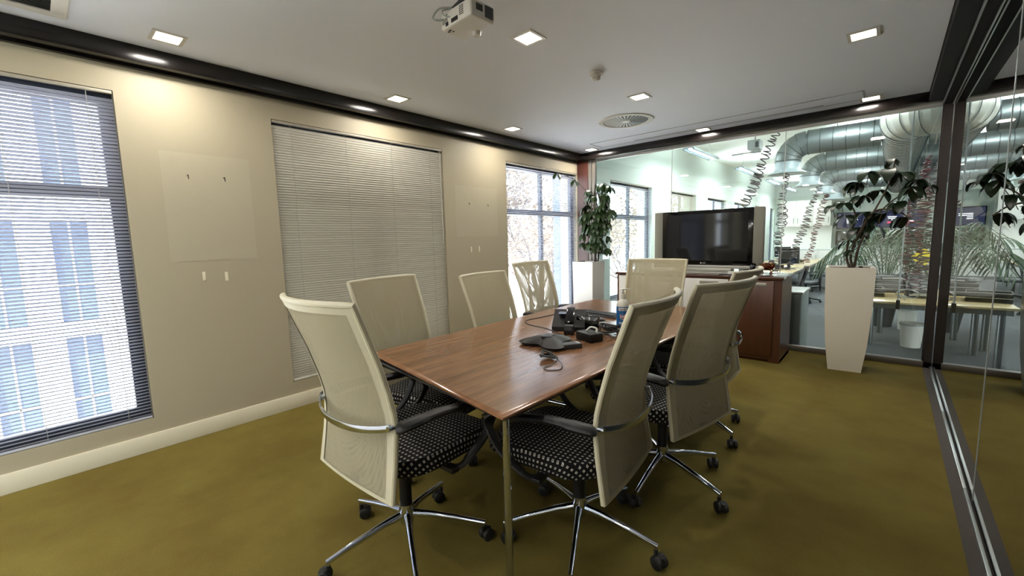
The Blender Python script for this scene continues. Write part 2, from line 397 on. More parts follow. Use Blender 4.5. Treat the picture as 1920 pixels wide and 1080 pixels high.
# ------------------------------------------------------------------ windows
def window(i, a, b, mull, transom=1.705):
    w_ = ste('window_%d' % i); f = .07; x0, x1 = -.13, -.08
    g = G()
    g.box(x0, x1, a, a+f, Z0, Z1); g.box(x0, x1, b-f, b, Z0, Z1); g.box(x0, x1, a+f, b-f, Z0, Z0+f); g.box(x0, x1, a+f, b-f, Z1-f, Z1)
    g.out('window_frame', M_winframe, w_)
    g = G().box(x0, x1, a+f, b-f, transom-.03, transom+.05)
    g.out('transom', M_winframe, w_)
    for mu in mull: G().box(x0, x1, mu-.028, mu+.028, Z0+f, Z1-f).out('mullion', M_winframe, w_)
    G().quad((-.105, a+.03, Z0+.03), (-.105, b-.03, Z0+.03), (-.105, b-.03, Z1-.03), (-.105, a+.03, Z1-.03)).out('glass_pane', M_winglass, w_)
window(1, *WIN[0], [-.42]); window(2, *WIN[1], [2.2]); window(3, *WIN[2], [4.86])
for i, wn in enumerate(REAR): window(20+i, wn[0], wn[1], [(wn[0]+wn[1])/2])
for i, wn in enumerate(WIN[3:]): window(4+i, wn[0], wn[1], [(wn[0]+wn[1])/2])

def blind(label, a, b, tilt, m, cords, z0=Z0, z1=Z1, xc=-.014, pitch=.0213, group=None, wand=None, stack=0.0, sag=True):
    t = thing('venetian_blind', label, 'window blind', (xc, (a+b)/2, z0), 0, group)
    h = (b-a)/2-.005; H = z1-z0
    G().box(-.012, .012, -h, h, H-.022, H-.003, .003).out('headrail', M_head, t)
    G().box(-.012, .012, -h, h, .002, .016, .004).out('bottom_rail', m, t)
    g = G(); n = int((H-.05)/pitch)
    ca, sa = math.cos(tilt), math.sin(tilt)
    for k in range(n):
        z = .026+k*pitch; dz = rnd.uniform(-.0006, .0006)
        prof = []
        for u, bow in ((-1, 0), (-.5, .0024), (0, .0032), (.5, .0024), (1, 0)):
            lx, lz = u*.0125, bow; prof.append((lx*ca-lz*sa, lx*sa+lz*ca))
        vs = [[g.bm.verts.new((px, y, z+pz+dz)) for px, pz in prof] for y in (-h, h)]
        for q in range(4): g.bm.faces.new((vs[0][q], vs[0][q+1], vs[1][q+1], vs[1][q]))
    g.out('slats', m, t, 60, recalc=False)
    for c in cords:
        y = c-(a+b)/2; g = G()
        g.cyl((.014, y, .01), (.014, y, H-.02), .0011, n=5); g.cyl((-.014, y, .01), (-.014, y, H-.02), .0011, n=5)
        g.out('ladder_cord', M_cord, t)
    if wand is not None:
        G().cyl((.02, wand-(a+b)/2, H-.03), (.024, wand-(a+b)/2, H-1.0), .003, n=8).out('wand', M_whitematt, t)
    return t
blind('open venetian blind with blue windows of a building showing behind it, nearest the camera', *WIN[0], R(33), M_slat, [.31, -.05, -.5, -.95])
blind('closed grey venetian blind behind the tan chair, middle window', *WIN[1], R(76), M_slat2, [1.477, 1.938, 2.398, 2.854], wand=2.985, pitch=.0203)
blind('open venetian blind with bare trees behind it, beside the corner plant', *WIN[2], R(14), M_slat, [4.25, 4.8, 5.35])
blind('bright open venetian blind on the first office window beyond the glass', *WIN[3], R(18), M_slat, [7.0, 8.1], pitch=.03)
blind('closed grey venetian blind on the second office window, left of the large screen top', *WIN[4], R(66), M_slat2, [9.8, 10.6], pitch=.03)
for i in (5, 6, 7): blind(['bright blind on the third office window above the flat screen', 'bright blind on the fourth office window right of the first coiled cable', 'narrow bright blind on the fifth office window right of the flat screen'][i-5], *WIN[i], R(22), M_slat, [], pitch=.04)

# ------------------------------------------------------------------ outside
st('ground_outside', G().box(-60, -.4, -40, 70, -5.2, -5), M_ground)
fb = thing('facade_building', 'white rendered building with tall blue windows seen through the nearest blind', 'building', (-12, 0, -5))
g = G(); cols = [(-4.4+1.28*k) for k in range(13)]
ycols = [(-3.44-.02+1.27*k, -3.44+.66+1.27*k) for k in range(9)]       # (.36 .. 1.04) is one of them
rows = [(-3.45, -.85), (-.45, 2.15), (2.75, 5.35)]
ymin, ymax = -9, 9.5
g.box(-1, 0, ymin, ycols[0][0], 0, 12); y = ycols[0][0]
for a, b in ycols:
    g.box(-1, 0, y, a, 0, 12); z = -5
    for c, d in rows: g.box(-1, 0, a, b, z+5, c+5); z = d
    g.box(-1, 0, a, b, z+5, 12); y = b
g.box(-1, 0, y, ymax, 0, 12)
g.out('wall', M_facade, fb)
for a, b in ycols:
    for c, d in rows:
        wdw = G().box(-.3, -.22, a, b, c+5, d+5).out('window', M_faceglass, fb)
        G().box(-.22, -.17, (a+b)/2-.02, (a+b)/2+.02, c+5, d+5).box(-.22, -.17, a, b, c+5.9, c+5.94).out('glazing_bar', M_facade, wdw)
G().box(0, .25, ymin, ymax, 4.2, 4.32).box(0, .25, ymin, ymax, 7.25, 7.4).out('string_course', M_facade, fb)
tag(st('column_outside', G().box(-2.25, -1.75, 8.12, 8.62, -5, 6), M_bluecol))
def bare_tree(x, y, h, label, seed, leaf=True):
    r_ = random.Random(seed); t = thing('bare_tree', label, 'tree', (x, y, -5), 0, None)
    g = G(); lf = G()
    def br(p, d, L, r, lv):
        pts = [p]; q = p
        for k in range(4):
            d = (d+Vector((r_.uniform(-.2, .2), r_.uniform(-.2, .2), r_.uniform(-.05, .15)))).normalized(); q = q+d*L/4; pts.append(q)
        g.tube(pts, [r*(1-.12*k) for k in range(5)], 6)
        if lv < 5:
            for k in range(3):
                dd = (d+Vector((r_.uniform(-.9, .9), r_.uniform(-.9, .9), r_.uniform(-.1, .6)))).normalized()
                br(pts[r_.choice((2, 3, 4))], dd, L*.70, r*.60, lv+1)
        elif leaf:
            for k in range(10):
                c = q+Vector((r_.uniform(-.35, .35) for _ in range(3))); a = Vector((r_.uniform(-1, 1) for _ in range(3))).normalized()*.05; b = a.orthogonal()*.8
                lf.quad(c-a-b, c+a-b, c+a+b, c-a+b)
    br(Vector((0, 0, 0)), Vector((0, 0, 1)), h*.36, .13, 0)
    g.out('branches', M_bark, t)
    if leaf: tag(lf.out('foliage', M_dryleaf, t), kind='stuff')
bare_tree(-4.9, 11.3, 9.5, 'bare branching tree outside the window behind the farthest left chair', 3)
bare_tree(-10, 17, 11, 'bare tree outside, left of the pale blue column', 11)
bare_tree(-4.6, 19.5, 10, 'bare tree outside, seen through the first office window', 5)

# ------------------------------------------------------------------ ceiling fittings
k = 0
places = {0: 'above the nearest blind', 1: 'above the middle blind', 2: 'near the far end of the left beam', 3: 'in the far left corner of the ceiling'}
spots = [(.365, .665, 'square downlight above the bare wall between the nearest blind and the closed blind'),
         (1.89, 2.19, 'square downlight just right of the projector'),
         (3.45, 3.68, 'square downlight at the right side of the ceiling, nearest the right beam'),
         (.365, 2.25, 'small square downlight along the left beam above the closed blind'),
         (1.89, 3.77, 'square downlight between the smoke detector and the round air diffuser'),
         (3.44, 5.45, 'square downlight by the far beam, right end of the slot grille'),
         (.38, 3.75, 'small square downlight along the left beam, above the bare wall beyond the closed blind'),
         (1.9, 5.47, 'square downlight at the middle of the far beam'),
         (.385, 5.44, 'small square downlight in the far left ceiling corner')]
lamp0 = None
for x, y, lab in spots:
    if lamp0 is None:
        t = lamp0 = thing('downlight', lab, 'ceiling light', (x, y, ZC), 0, 'square recessed downlights')
        g = G(); a, b = .082, .062
        g.box(-a, a, -a, -b, -.006, 0).box(-a, a, b, a, -.006, 0).box(-a, -b, -b, b, -.006, 0).box(b, a, -b, b, -.006, 0)
        g.out('trim_ring', M_whitematt, t); G().box(-b, b, -b, b, -.004, -.001).out('diffuser', M_lampglow, t)
    else: copy_thing(lamp0, (x, y, ZC), 0, lab)
    area('downlight_light', (x, y, ZC-.02), .14, .14, 6.0, (1, .94, .85))
for x in (.37, 1.89, 3.45):
    for y in (-.85, -2.4, -3.9, -5.4): copy_thing(lamp0, (x, y, ZC), 0, 'square downlight behind the camera, %s column, %s row' % ({.37: 'left', 1.89: 'middle', 3.45: 'right'}[x], {-.85: 'first', -2.4: 'second', -3.9: 'third', -5.4: 'fourth'}[y])); area('downlight_light', (x, y, ZC-.02), .14, .14, 6.0, (1, .94, .85))
# projector
t = thing('ceiling_projector', 'white ceiling projector on a black mount with loose cables', 'projector', (2.015, 1.555, 2.405), R(-3))
G().box(-.118, .118, -.078, .078, 0, .078, .012, 3).out('body', M_whitematt, t)
g = G()
for i in range(7):
    for j in range(5 if i > 2 else 3): g.box(-.10+i*.011+(.09 if i > 3 else 0), -.094+i*.011+(.09 if i > 3 else 0), -.0795, -.077, .022+j*.009, .027+j*.009)
for j in range(6): g.box(.117, .1195, -.045+j*.007, -.040+j*.007, .03, .06)
g.out('vent_holes', M_black, t)
G().box(.117, .1205, .01, .062, .012, .066).out('grille', M_darkgrey, t)
G().box(-.03, .02, -.080, -.076, .010, .028).box(-.075, -.055, -.080, -.076, .008, .024).out('sockets', M_black, t)
g = G().cyl((0, 0, .076), (0, 0, .14), .018).cyl((-.07, -.03, .1), (.03, -.02, .13), .015).cyl((0, 0, .13), (0, 0, .195), .022)
g.box(-.05, .05, -.05, .05, .078, .086); g.out('mount', M_black, t)
g = G().tube(bez([(-.07, -.03, .11), (-.13, -.07, .115), (-.15, -.10, .07), (-.11, -.11, .04), (-.09, -.078, .045)]), .005, 8)
g.tube(bez([(-.06, -.04, .10), (-.08, -.09, .08), (-.06, -.1, .05), (-.04, -.078, .04)]), .003, 8); g.out('cable', M_lightgrey, t)
g = G().box(-.02, .0, .05, .056, -.004, .002).box(-.1, -.09, -.05, -.04, -.002, .002).box(-.085, -.07, -.055, -.045, -.002, .002).box(-.08, -.07, -.035, -.028, -.002, .002); g.out('button_marks', M_black, t)
G().lathe([(0, -.02), (.018, -.02), (.022, .0), (.022, .01)], 16, (.0, .06, 0)).out('foot', M_whitematt, t)
# smoke detector
t = thing('smoke_detector', 'small round white smoke detector hanging between the downlights', 'smoke detector', (1.905, 2.99, ZC))
G().lathe([(0, -.018), (.05, -.018), (.052, -.006), (.048, 0), (0, 0)], 28).out('base_plate', M_whitematt, t)
g = G().lathe([(0, -.062), (.018, -.062), (.026, -.05), (.024, -.048), (0, -.048)], 24)
for k in range(8): a = k*math.pi/4; g.box(-.003, .003, .024, .030, -.052, -.018, M=Matrix.Rotation(a, 4, 'Z'))
g.lathe([(.02, -.018), (.02, -.05)], 20); g.lathe([(.034, -.018), (.03, -.036), (.028, -.036), (.03, -.018)], 24); g.out('sensor_head', M_whitematt, t)
# round swirl diffuser
t = thing('air_diffuser', 'round white swirl air diffuser with radial vanes', 'air vent', (1.43, 4.42, ZC))
G().lathe([(.235, -.003), (.24, -.012), (.285, -.008), (.29, 0), (.235, 0)], 56).out('rim', M_whitematt, t)
G().lathe([(0, -.001), (.235, -.001)], 48).out('backing', M_black, t)
g = G()
for k in range(32):
    Mx = Matrix.Rotation(k*2*math.pi/32, 4, 'Z')@Matrix.Translation((0, 0, -.008))@Matrix.Rotation(R(9), 4, 'X')
    vs = [Mx@Vector(p) for p in ((.045, -.002, 0), (.232, -.0115, 0), (.232, .0115, 0), (.045, .002, 0))]
    g.quad(*vs)
g.lathe([(0, -.012), (.04, -.012), (.05, -.004)], 24); g.out('vanes', M_whitematt, t)
# linear slot grille and return grille
t = thing('slot_grille', 'long flush rectangular slot grille in the ceiling by the far beam', 'air vent', (1.98, 5.27, ZC))
g = G().box(-1.42, 1.42, -.16, -.15, -.004, 0).box(-1.42, 1.42, .15, .16, -.004, 0).box(-1.42, -1.41, -.15, .15, -.004, 0).box(1.41, 1.42, -.15, .15, -.004, 0); g.out('frame', M_lightgrey, t)
G().box(-1.405, 1.405, -.145, .145, -.003, -.001).out('panel', M_ceil, t)
G().box(-.9, 1.1, .10, .112, -.005, -.002).out('slot', M_black, t)
t = thing('return_grille', 'white louvred ceiling grille in the near left corner', 'air vent', (.58, -.10, ZC))
g = G()
for a, b, c, d in ((-.33, .33, .29, .35), (-.33, .33, -.35, -.29), (-.33, -.27, -.29, .29), (.27, .33, -.29, .29)): g.box(a, b, c, d, -.008, 0)
g.out('frame', M_whitematt, t); G().box(-.27, .27, -.29, .29, -.002, 0).out('backing', M_darkgrey, t)
g = G()
for k in range(26): x = -.26+k*.0208; g.quad((x, -.29, -.001), (x, .29, -.001), (x+.013, .29, -.008), (x+.013, -.29, -.008))
g.out('louvres', M_whitematt, t)
# small hooks on the wall
hook = None
for y, z, lab in ((.765, 1.846, 'small dark wall hook, left one of the pair beside the nearest blind'), (.98, 1.846, 'small dark wall hook, right one of the pair beside the nearest blind'),
                  (3.388, 1.775, 'small dark wall hook, left one of the pair beyond the closed blind'), (3.692, 1.769, 'small dark wall hook, right one of the pair beyond the closed blind')):
    g = G().cyl((0, 0, .004), (.012, 0, .004), .004, n=10).tube([(.01, 0, .004), (.014, 0, -.006), (.010, .002, -.018)], .0018, 6)
    tag(g.out('wall_hook', M_black), lab, 'hook', 'small hooks on the left wall').location = (0, y, z)
for y, z, lab in ((.797, 1.149, 'pale adhesive strip left on the wall below the hooks, left one near the first blind'), (.934, 1.138, 'pale adhesive strip left on the wall below the hooks, right one near the first blind'),
                  (3.40, 1.25, 'pale adhesive strip left on the wall beyond the closed blind, left one'), (3.53, 1.25, 'pale adhesive strip left on the wall beyond the closed blind, right one')):
    tag(G().box(0, .002, -.010, .010, -.032, .032, .0008).out('adhesive_strip', M_skirt), lab, 'adhesive strip', 'adhesive strips on the left wall').location = (.0, y, z)

# ------------------------------------------------------------------ conference table
TQ = [(2.685, 1.018), (2.70, 3.66), (1.46, 3.68), (1.495, 1.208)]   # near right, far right, far left, near left
t = thing('conference_table', 'long walnut conference table with chrome legs surrounded by ivory chairs', 'table', (2.08, 2.38, 0))
TL = [(x-2.08, y-2.38) for x, y in TQ]
cx_ = sum(p[0] for p in TL)/4; cy_ = sum(p[1] for p in TL)/4
def inset(pts, d):
    n = len(pts); o = []
    for i in range(n):
        p0, p1, p2 = Vector(pts[i-1]), Vector(pts[i]), Vector(pts[(i+1) % n]); a = (p1-p0).normalized(); b = (p2-p1).normalized()
        na, nb = Vector((-a.y, a.x)), Vector((-b.y, b.x)); m_ = (na+nb).normalized(); o.append(tuple(p1+m_*d/max(.3, m_.dot(na))))
    return o
TI = inset(TL, .028)
G().poly(TI, .716, .7402).out('tabletop', M_table, t)
g = G(); n = 4
prof = [(0.028, .7400), (.004, .7400), (0, .7375), (0, .731), (.022, .712), (.05, .712)]
rings = [[g.bm.verts.new((*p, z)) for p in inset(TL, d)] for d, z in prof]
for a, b in zip(rings, rings[1:]):
    for i in range(4): g.bm.faces.new((a[i], a[(i+1) % 4], b[(i+1) % 4], b[i]))
g.out('edge_band', M_tedge, t)
legs = [(2.635-2.08, 1.085-2.38), (2.64-2.08, 3.6-2.38), (1.52-2.08, 3.6-2.38), (1.56-2.08, 1.12+.1-2.38)]
for lx, ly in legs:
    l = G().cyl((lx, ly, .012), (lx, ly, .712), .0155, n=24).out('leg', M_chrome, t)
    G().lathe([(0, .012), (.017, .012), (.03, .006), (.032, 0), (0, 0)], 24, (lx, ly, 0)).out('foot', M_chrome, l)
g = G()
for a, b in ((0, 1), (1, 2), (2, 3), (3, 0)): 
    p, q = legs[a], legs[b]; d = Vector((q[0]-p[0], q[1]-p[1])); 
    ang = math.atan2(d.y, d.x); Mx = Matrix.Translation((p[0], p[1], 0))@Matrix.Rotation(ang, 4, 'Z')
    g.box(0.02, d.length-.02, -.02, .02, .701, .712, M=Mx)
g.out('under_frame', M_black, t)

# ------------------------------------------------------------------ chairs
def lerp(tab, z):
    for (a, va), (b, vb) in zip(tab, tab[1:]):
        if z <= b: 
            k = (z-a)/(b-a); return va+(vb-va)*k
    return tab[-1][1]
ZT, ZK = 1.122, .385
bw = [(.385, .264), (.55, .256), (.675, .256), (.8, .259), (1.122, .272)]
by = [(.385, -.232), (.55, -.206), (.64, -.198), (.70, -.200), (.78, -.218), (.9, -.253), (1.122, -.335)]
bb = [(.385, .012), (.55, .03), (.675, .045), (.9, .055), (1.122, .060)]
def back_pt(u, z, k=1.0, off=0):
    u2 = 2*u-1; return Vector((u2*lerp(bw, z), lerp(by, z)-k*lerp(bb, z)*(1-u2*u2)+off, z))
def chair_proto():
    t = thing('office_chair', 'x', 'chair', (0, 0, 0), 0, 'ivory mesh office chairs round the table')
    # base
    g = G().lathe([(0, .20), (.030, .20), (.034, .17), (.034, .13), (.026, .105), (0, .105)], 24); hub = g.out('base_hub', M_chrome, t)
    leg_o = None; cas_m = None
    for k in range(5):
        if leg_o is None:
            g = G(); g.tube([(.02, 0, .150), (.10, 0, .142), (.22, 0, .118), (.345, 0, .088)], [.020, .0165, .0145, .012], 14, flat=(.85, 1)); g.tube([(.338, 0, .088), (.338, 0, .070)], .008, 10)
            leg_o = g.out('base_leg', M_chrome, t)
            g = G()
            for s in (-1, 1): g.lathe([(0, -.011), (.020, -.011), (.027, -.008), (.029, 0), (.027, .008), (.020, .011), (0, .011)], 22, M=Matrix.Translation((0, 0, .029))@Matrix.Translation((.018, s*.016, 0))@Matrix.Rotation(R(90), 4, 'X'))
            g.box(-.006, .040, -.007, .007, .022, .056, .004); g.cyl((0, 0, .05), (0, 0, .074), .009, n=12)
            c = g.out('caster', M_rubber, leg_o); c.location = (.338, 0, 0); c.rotation_euler = (0, 0, R(40)); L0 = leg_o
        else:
            L0 = leg_o.copy(); col.objects.link(L0); L0.parent = t; c2 = leg_o.children[0].copy(); col.objects.link(c2); c2.parent = L0; c2.rotation_euler = (0, 0, R(40+97*k))
        L0.rotation_euler = (0, 0, R(72*k)); L0['k'] = k
    g = G().cyl((0, 0, .19), (0, 0, .33), .0265, n=20); g.out('gas_column', M_black, t)
    G().cyl((0, 0, .33), (0, 0, .40), .0155, n=16).out('piston', M_chrome, t)
    # mechanism
    g = G().box(-.07, .07, -.12, .13, .375, .42, .012); g.box(-.30, -.05, .02, .06, .395, .415, .004); g.box(.05, .30, .02, .06, .395, .415, .004)
    g.box(-.03, .03, -.235, -.10, .385, .41, .006); g.out('seat_mechanism', M_black, t)
    # seat cushion
    def sfn(u, v):     # u round, v from top centre to bottom centre
        a = 2*math.pi*u; n_ = 3.6
        ca, sa = math.cos(a), math.sin(a); rr = (abs(ca)**n_+abs(sa)**n_)**(-1/n_)
        ex, ey = .245, .285
        if v < .5: k = v/.5; s_ = k; z = .488-.012*k**4+.006*(1-k)*0
        elif v < .8: k = (v-.5)/.3; s_ = 1+.028*math.sin(k*math.pi); z = .476-.062*k
        else: k = (v-.8)/.2; s_ = 1-k; z = .414-.004*k
        x = rr*ca*ex*s_; y = rr*sa*ey*s_
        yy = y/ey
        z += -.030*max(0, yy-.45)**2*4 if v < .8 else -.015*max(0, yy-.5)
        z += .012*(x/ex)**2 if v < .6 else .004
        return Vector((x*(1-.06*yy), y+.110, z))
    def suv(u, v):
        p = sfn(u, min(v, .5)); q = sfn(u, v); d = Vector((p.x, p.y-.110)); d = d.normalized() if d.length > 1e-6 else d
        e = max(0, .482-q.z) if v > .5 else 0; return (p.x+d.x*e, p.y+d.y*e)
    g = G(); g.grid(sfn, 64, 30, suv); bmesh.ops.remove_doubles(g.bm, verts=g.bm.verts, dist=1e-5); g.out('seat', M_seat, t, 60)
    # backrest
    def zz(v): return ZK+(ZT-ZK)*v
    g = G(); g.grid(lambda u, v: back_pt(u, zz(v), 1.0, -.006), 22, 30, lambda u, v: ((2*u-1)*.26, zz(v))); bk = g.out('backrest', M_fabB, t, 60)
    g = G(); g.grid(lambda u, v: back_pt(u, zz(v), .25 if v > .02 else .4, .006), 22, 30, lambda u, v: ((2*u-1)*.26, zz(v)*1.03)); g.out('front_mesh', M_fabF, bk, 60)
    g = G(); per = [back_pt(0, zz(k/20)) for k in range(21)]+[back_pt(k/14, ZT) for k in range(1, 15)]+[back_pt(1, zz(1-k/20)) for k in range(1, 21)]
    g.tube(per, .0115, 10, flat=(1, 1)); g.tube([back_pt(k/14, ZK) for k in range(15)], .007, 8)
    g.out('piping', M_rim, bk)
    # hem border (opaque folded fabric along the edge)
    def border(u0, u1, v0, v1):
        return lambda a, b: back_pt(u0+(u1-u0)*a, zz(v0+(v1-v0)*b), 1.0, -.010)
    g = G(); g.grid(border(0, .055, 0, 1), 2, 30).grid(border(.945, 1, 0, 1), 2, 30).grid(border(0, 1, .955, 1), 20, 2).grid(border(0, 1, 0, .02), 20, 1)
    g.out('hem', M_rim, bk, 60)
    # chrome band behind the back
    pts = []
    for k in range(17):
        u = k/16; p = back_pt(u, .66); pts.append((p.x*1.0, p.y-.022-.028*(1-(2*u-1)**4), .665-.018*(1-(2*u-1)**2)))
    g = G()
    ring = []
    for p in pts:
        p = Vector(p); ring.append([g.bm.verts.new(p+Vector((0, a, b))) for a, b in ((-.003, -.013), (-.005, 0), (-.003, .013), (.003, .013), (.003, -.013))])
    for a, b in zip(ring, ring[1:]):
        for i in range(5): g.bm.faces.new((a[i], a[(i+1) % 5], b[(i+1) % 5], b[i]))
    g.bm.faces.new(ring[0]); g.bm.faces.new(ring[-1][::-1])
    for s in (0, 1): p = back_pt(s, .665); g.cyl((p.x, p.y+.02, .665), (p.x, p.y-.032, .665), .010, n=14)
    g.out('back_band', M_chrome, t)
    # arms
    for s in (-1, 1):
        x = .295*s
        path = bez([(x*.90, -.205, .656), (x*.98, -.15, .668), (x, -.03, .672), (x, .11, .652), (x, .225, .640), (x, .275, .61), (x, .272, .57), (x, .215, .49), (x, .13, .435), (x*.97, .075, .405), (x*.85, .045, .402)], 6)
        rs = []
        for i in range(len(path)):
            f = i/(len(path)-1); rs.append(.036 if f < .14 else (.029 if f < .4 else (.021 if f < .85 else .016)))
        rs[0] = .020; rs[1] = .030
        G().tube(path, rs, 12, flat=(1.0, .55) if True else None).out('armrest', M_black, t)
    return t
proto = chair_proto()
CH = [ # x, y, rot deg, lift, leg phase deg, label
 (2.102, .991, 1.2, .032, 41.8, 'ivory mesh chair at the near end of the table, back turned, leftmost in front'),
 (2.667, 1.523, 95.9, -.003, 56.7, 'ivory mesh chair just right of the near table leg, back turned'),
 (2.769, 2.206, 78.1, .008, 49.5, 'ivory mesh chair with back turned in front of the brown sideboard, second on the right'),
 (2.66, 2.98, 88, 0, 30, 'ivory mesh chair almost hidden behind the second chair on the right side'),
 (1.52, 1.56, -80.5, -.004, 20, 'ivory mesh chair in front of the closed blind, left side of the table'),
 (1.602, 2.372, -84.4, -.034, 50, 'ivory mesh chair before the bare wall between closed blind and far window'),
 (1.357, 3.242, -89.4, 0, 10, 'ivory mesh chair backlit by the far window, patterned see-through back'),
 (2.041, 3.564, 184.7, .003, 33, 'ivory mesh chair at the far end of the table in front of the flat screen')]
for i, (x, y, rz, dz, ph, lab) in enumerate(CH):
    o = proto if i == 0 else copy_tree(proto)
    o.location = (x, y, 0); o.rotation_euler = (0, 0, R(rz)); o['label'] = lab
    for c in o.children:
        b = c.name.split('.')[0]
        if b == 'base_leg': c.rotation_euler = (0, 0, R(ph+72*c['k']))
        elif b not in ('base_hub', 'gas_column'): c.location = (0, 0, dz)
for o in bpy.data.objects:
    if 'k' in o: del o['k']

# ------------------------------------------------------------------ things on the table
TZ = .7402
# conference phone: three-lobed low body
t = thing('conference_phone', 'low black three-lobed conference phone nearest the camera on the table', 'conference phone', (2.20, 1.93, TZ), 0)
def phone(u, v):
    a = 2*math.pi*u; lob = .105+.062*max(0, math.cos(3*(a-R(205))/2*1.0))**1.0 if False else .130+.045*math.cos(3*(a-R(205)))
    if v < .75: k = v/.75; return Vector((lob*k*math.cos(a), lob*k*math.sin(a), .060-.042*k**1.7))
    k = (v-.75)/.25; return Vector((lob*(1-.12*k)*math.cos(a), lob*(1-.12*k)*math.sin(a), .018-.018*k))
g = G().grid(phone, 60, 16); bmesh.ops.remove_doubles(g.bm, verts=g.bm.verts, dist=1e-5); g.out('body', M_black, t, 50)
g = G().box(-.03, .03, -.045, .045, .052, .059, .002, M=Matrix.Rotation(R(20), 4, 'Z')); g.out('keypad_panel', M_darkgrey, t)
def adapter(name, label, x, y, rz, w_, d_, h_, lab=True):
    t = thing(name, label, 'power adapter', (x, y, TZ), R(rz))
    G().box(-w_/2, w_/2, -d_/2, d_/2, 0, h_, .004).out('body', M_darkgrey, t)
    if lab: G().box(-w_/2+.008, w_/2-.008, d_/2-.024, d_/2-.008, h_-.0005, h_+.0006).out('rating_label', M_lightgrey, t)
    return t
adapter('power_adapter', 'flat dark power adapter brick with a pale sticker, beside the conference phone', 2.345, 1.945, -32, .062, .115, .028)
# document-stand style dark box group
t = thing('desk_phone', 'black angular desk phone standing behind the conference phone', 'telephone', (2.06, 2.37, TZ), R(28))
g = G()
def wedge(g, x0, x1, y0, y1, z0, zf, zb):
    v = [g.bm.verts.new(p) for p in ((x0, y0, z0), (x1, y0, z0), (x1, y1, z0), (x0, y1, z0), (x0, y0, zf), (x1, y0, zf), (x1, y1, zb), (x0, y1, zb))]
    for f in ((0, 3, 2, 1), (4, 5, 6, 7), (0, 1, 5, 4), (1, 2, 6, 5), (2, 3, 7, 6), (3, 0, 4, 7)): g.bm.faces.new([v[i] for i in f])
wedge(g, -.115, .10, -.09, .09, 0, .03, .118); g.out('body', M_black, t)
g = G().box(-.09, -.03, -.10, .085, .0, .022, .008, M=Matrix.Translation((.06, 0, .085))@Matrix.Rotation(R(24), 4, 'X')); g.out('handset', M_blackgloss, t)
G().box(-.08, .02, .0, .06, .10, .102, M=Matrix.Rotation(R(5), 4, 'X')).out('display', M_screen, t)
t = thing('network_box', 'black upright box leaning against the desk phone', 'electronic box', (2.175, 2.40, TZ), R(12))
G().box(-.075, .075, -.02, .02, .0, .098, .004, M=Matrix.Rotation(R(-8), 4, 'X')).out('body', M_blackgloss, t)
G().box(-.07, .07, -.024, -.019, .088, .096, M=Matrix.Rotation(R(-8), 4, 'X')).out('grey_edge', M_darkgrey, t)
t = thing('power_plug', 'black square plug adapter in front of the upright black box', 'power adapter', (2.15, 2.22, TZ), R(20))
G().box(-.03, .03, -.025, .025, 0, .06, .006).out('body', M_black, t); G().box(-.022, .022, -.027, -.024, .03, .05).out('face', M_darkgrey, t)
t = thing('docking_box', 'thick black power box between the sticker adapter and the tangled cables', 'power adapter', (2.335, 2.16, TZ), R(-20))
G().box(-.07, .07, -.05, .05, 0, .052, .008).out('body', M_black, t)
G().tube(bez([(-.03, 0, .052), (-.01, .02, .075), (.03, .03, .07), (.06, .0, .055)]), .006, 8).out('cable', M_silver, t)
# tangled cables
def tangle(x, y, n, rad, zr, r, seed, label, m=M_rubber, name='cable_bundle'):
    r_ = random.Random(seed); pts = []
    for k in range(n):
        a = k*2.1+r_.uniform(-.5, .5); q = rad*r_.uniform(.45, 1)
        pts.append((q*math.cos(a), q*.6*math.sin(a), r*1.4+r_.uniform(0, zr)))
    o = G().tube(bez(pts, 6), r, 7).out(name, m); o.location = (x, y, TZ); tag(o, label, 'cable'); return o
tangle(2.36, 1.70, 12, .085, .025, .0042, 4, 'black coiled adapter cable lying in front of the conference phone')
tangle(2.36, 2.36, 22, .11, .07, .0048, 9, 'tangled black cables heaped left of the sanitiser bottle')
tag(G().tube(bez([(2.44, 1.69, TZ+.012), (2.46, 1.62, TZ+.004), (2.455, 1.555, TZ+.003), (2.49, 1.535, TZ+.003), (2.53, 1.575, TZ+.003), (2.50, 1.64, TZ+.004), (2.42, 1.69, TZ+.02)], 8), .0022, 6).out('thin_cable', M_rubber),
    'thin dark cable loop lying nearest the camera on the table', 'cable')
tag(G().tube(bez([(1.98, 2.30, TZ+.10), (1.93, 2.22, TZ+.088), (1.88, 2.12, TZ+.075), (1.95, 2.06, TZ+.068), (2.10, 2.05, TZ+.06), (2.22, 2.06, TZ+.03), (2.30, 2.04, TZ+.008)], 8), .0035, 6).out('looped_cable', M_rubber),
    'stiff black cable looping out to the left over the conference phone', 'cable')
for i, (pp, lab) in enumerate((([(2.40, 2.34, TZ+.01), (2.46, 2.36, TZ+.006), (2.56, 2.40, TZ+.006), (2.62, 2.46, TZ+.006)], 'upper thin black cable running right from the heap past the bottle foot'),
                          ([(2.42, 2.26, TZ+.01), (2.50, 2.27, TZ+.006), (2.58, 2.33, TZ+.006), (2.63, 2.40, TZ+.006)], 'lower thin black cable running right from the heap towards the near right chair'))):
    tag(G().tube(bez(pp, 8), .0028, 6).out('thin_cable', M_rubber), lab, 'cable')
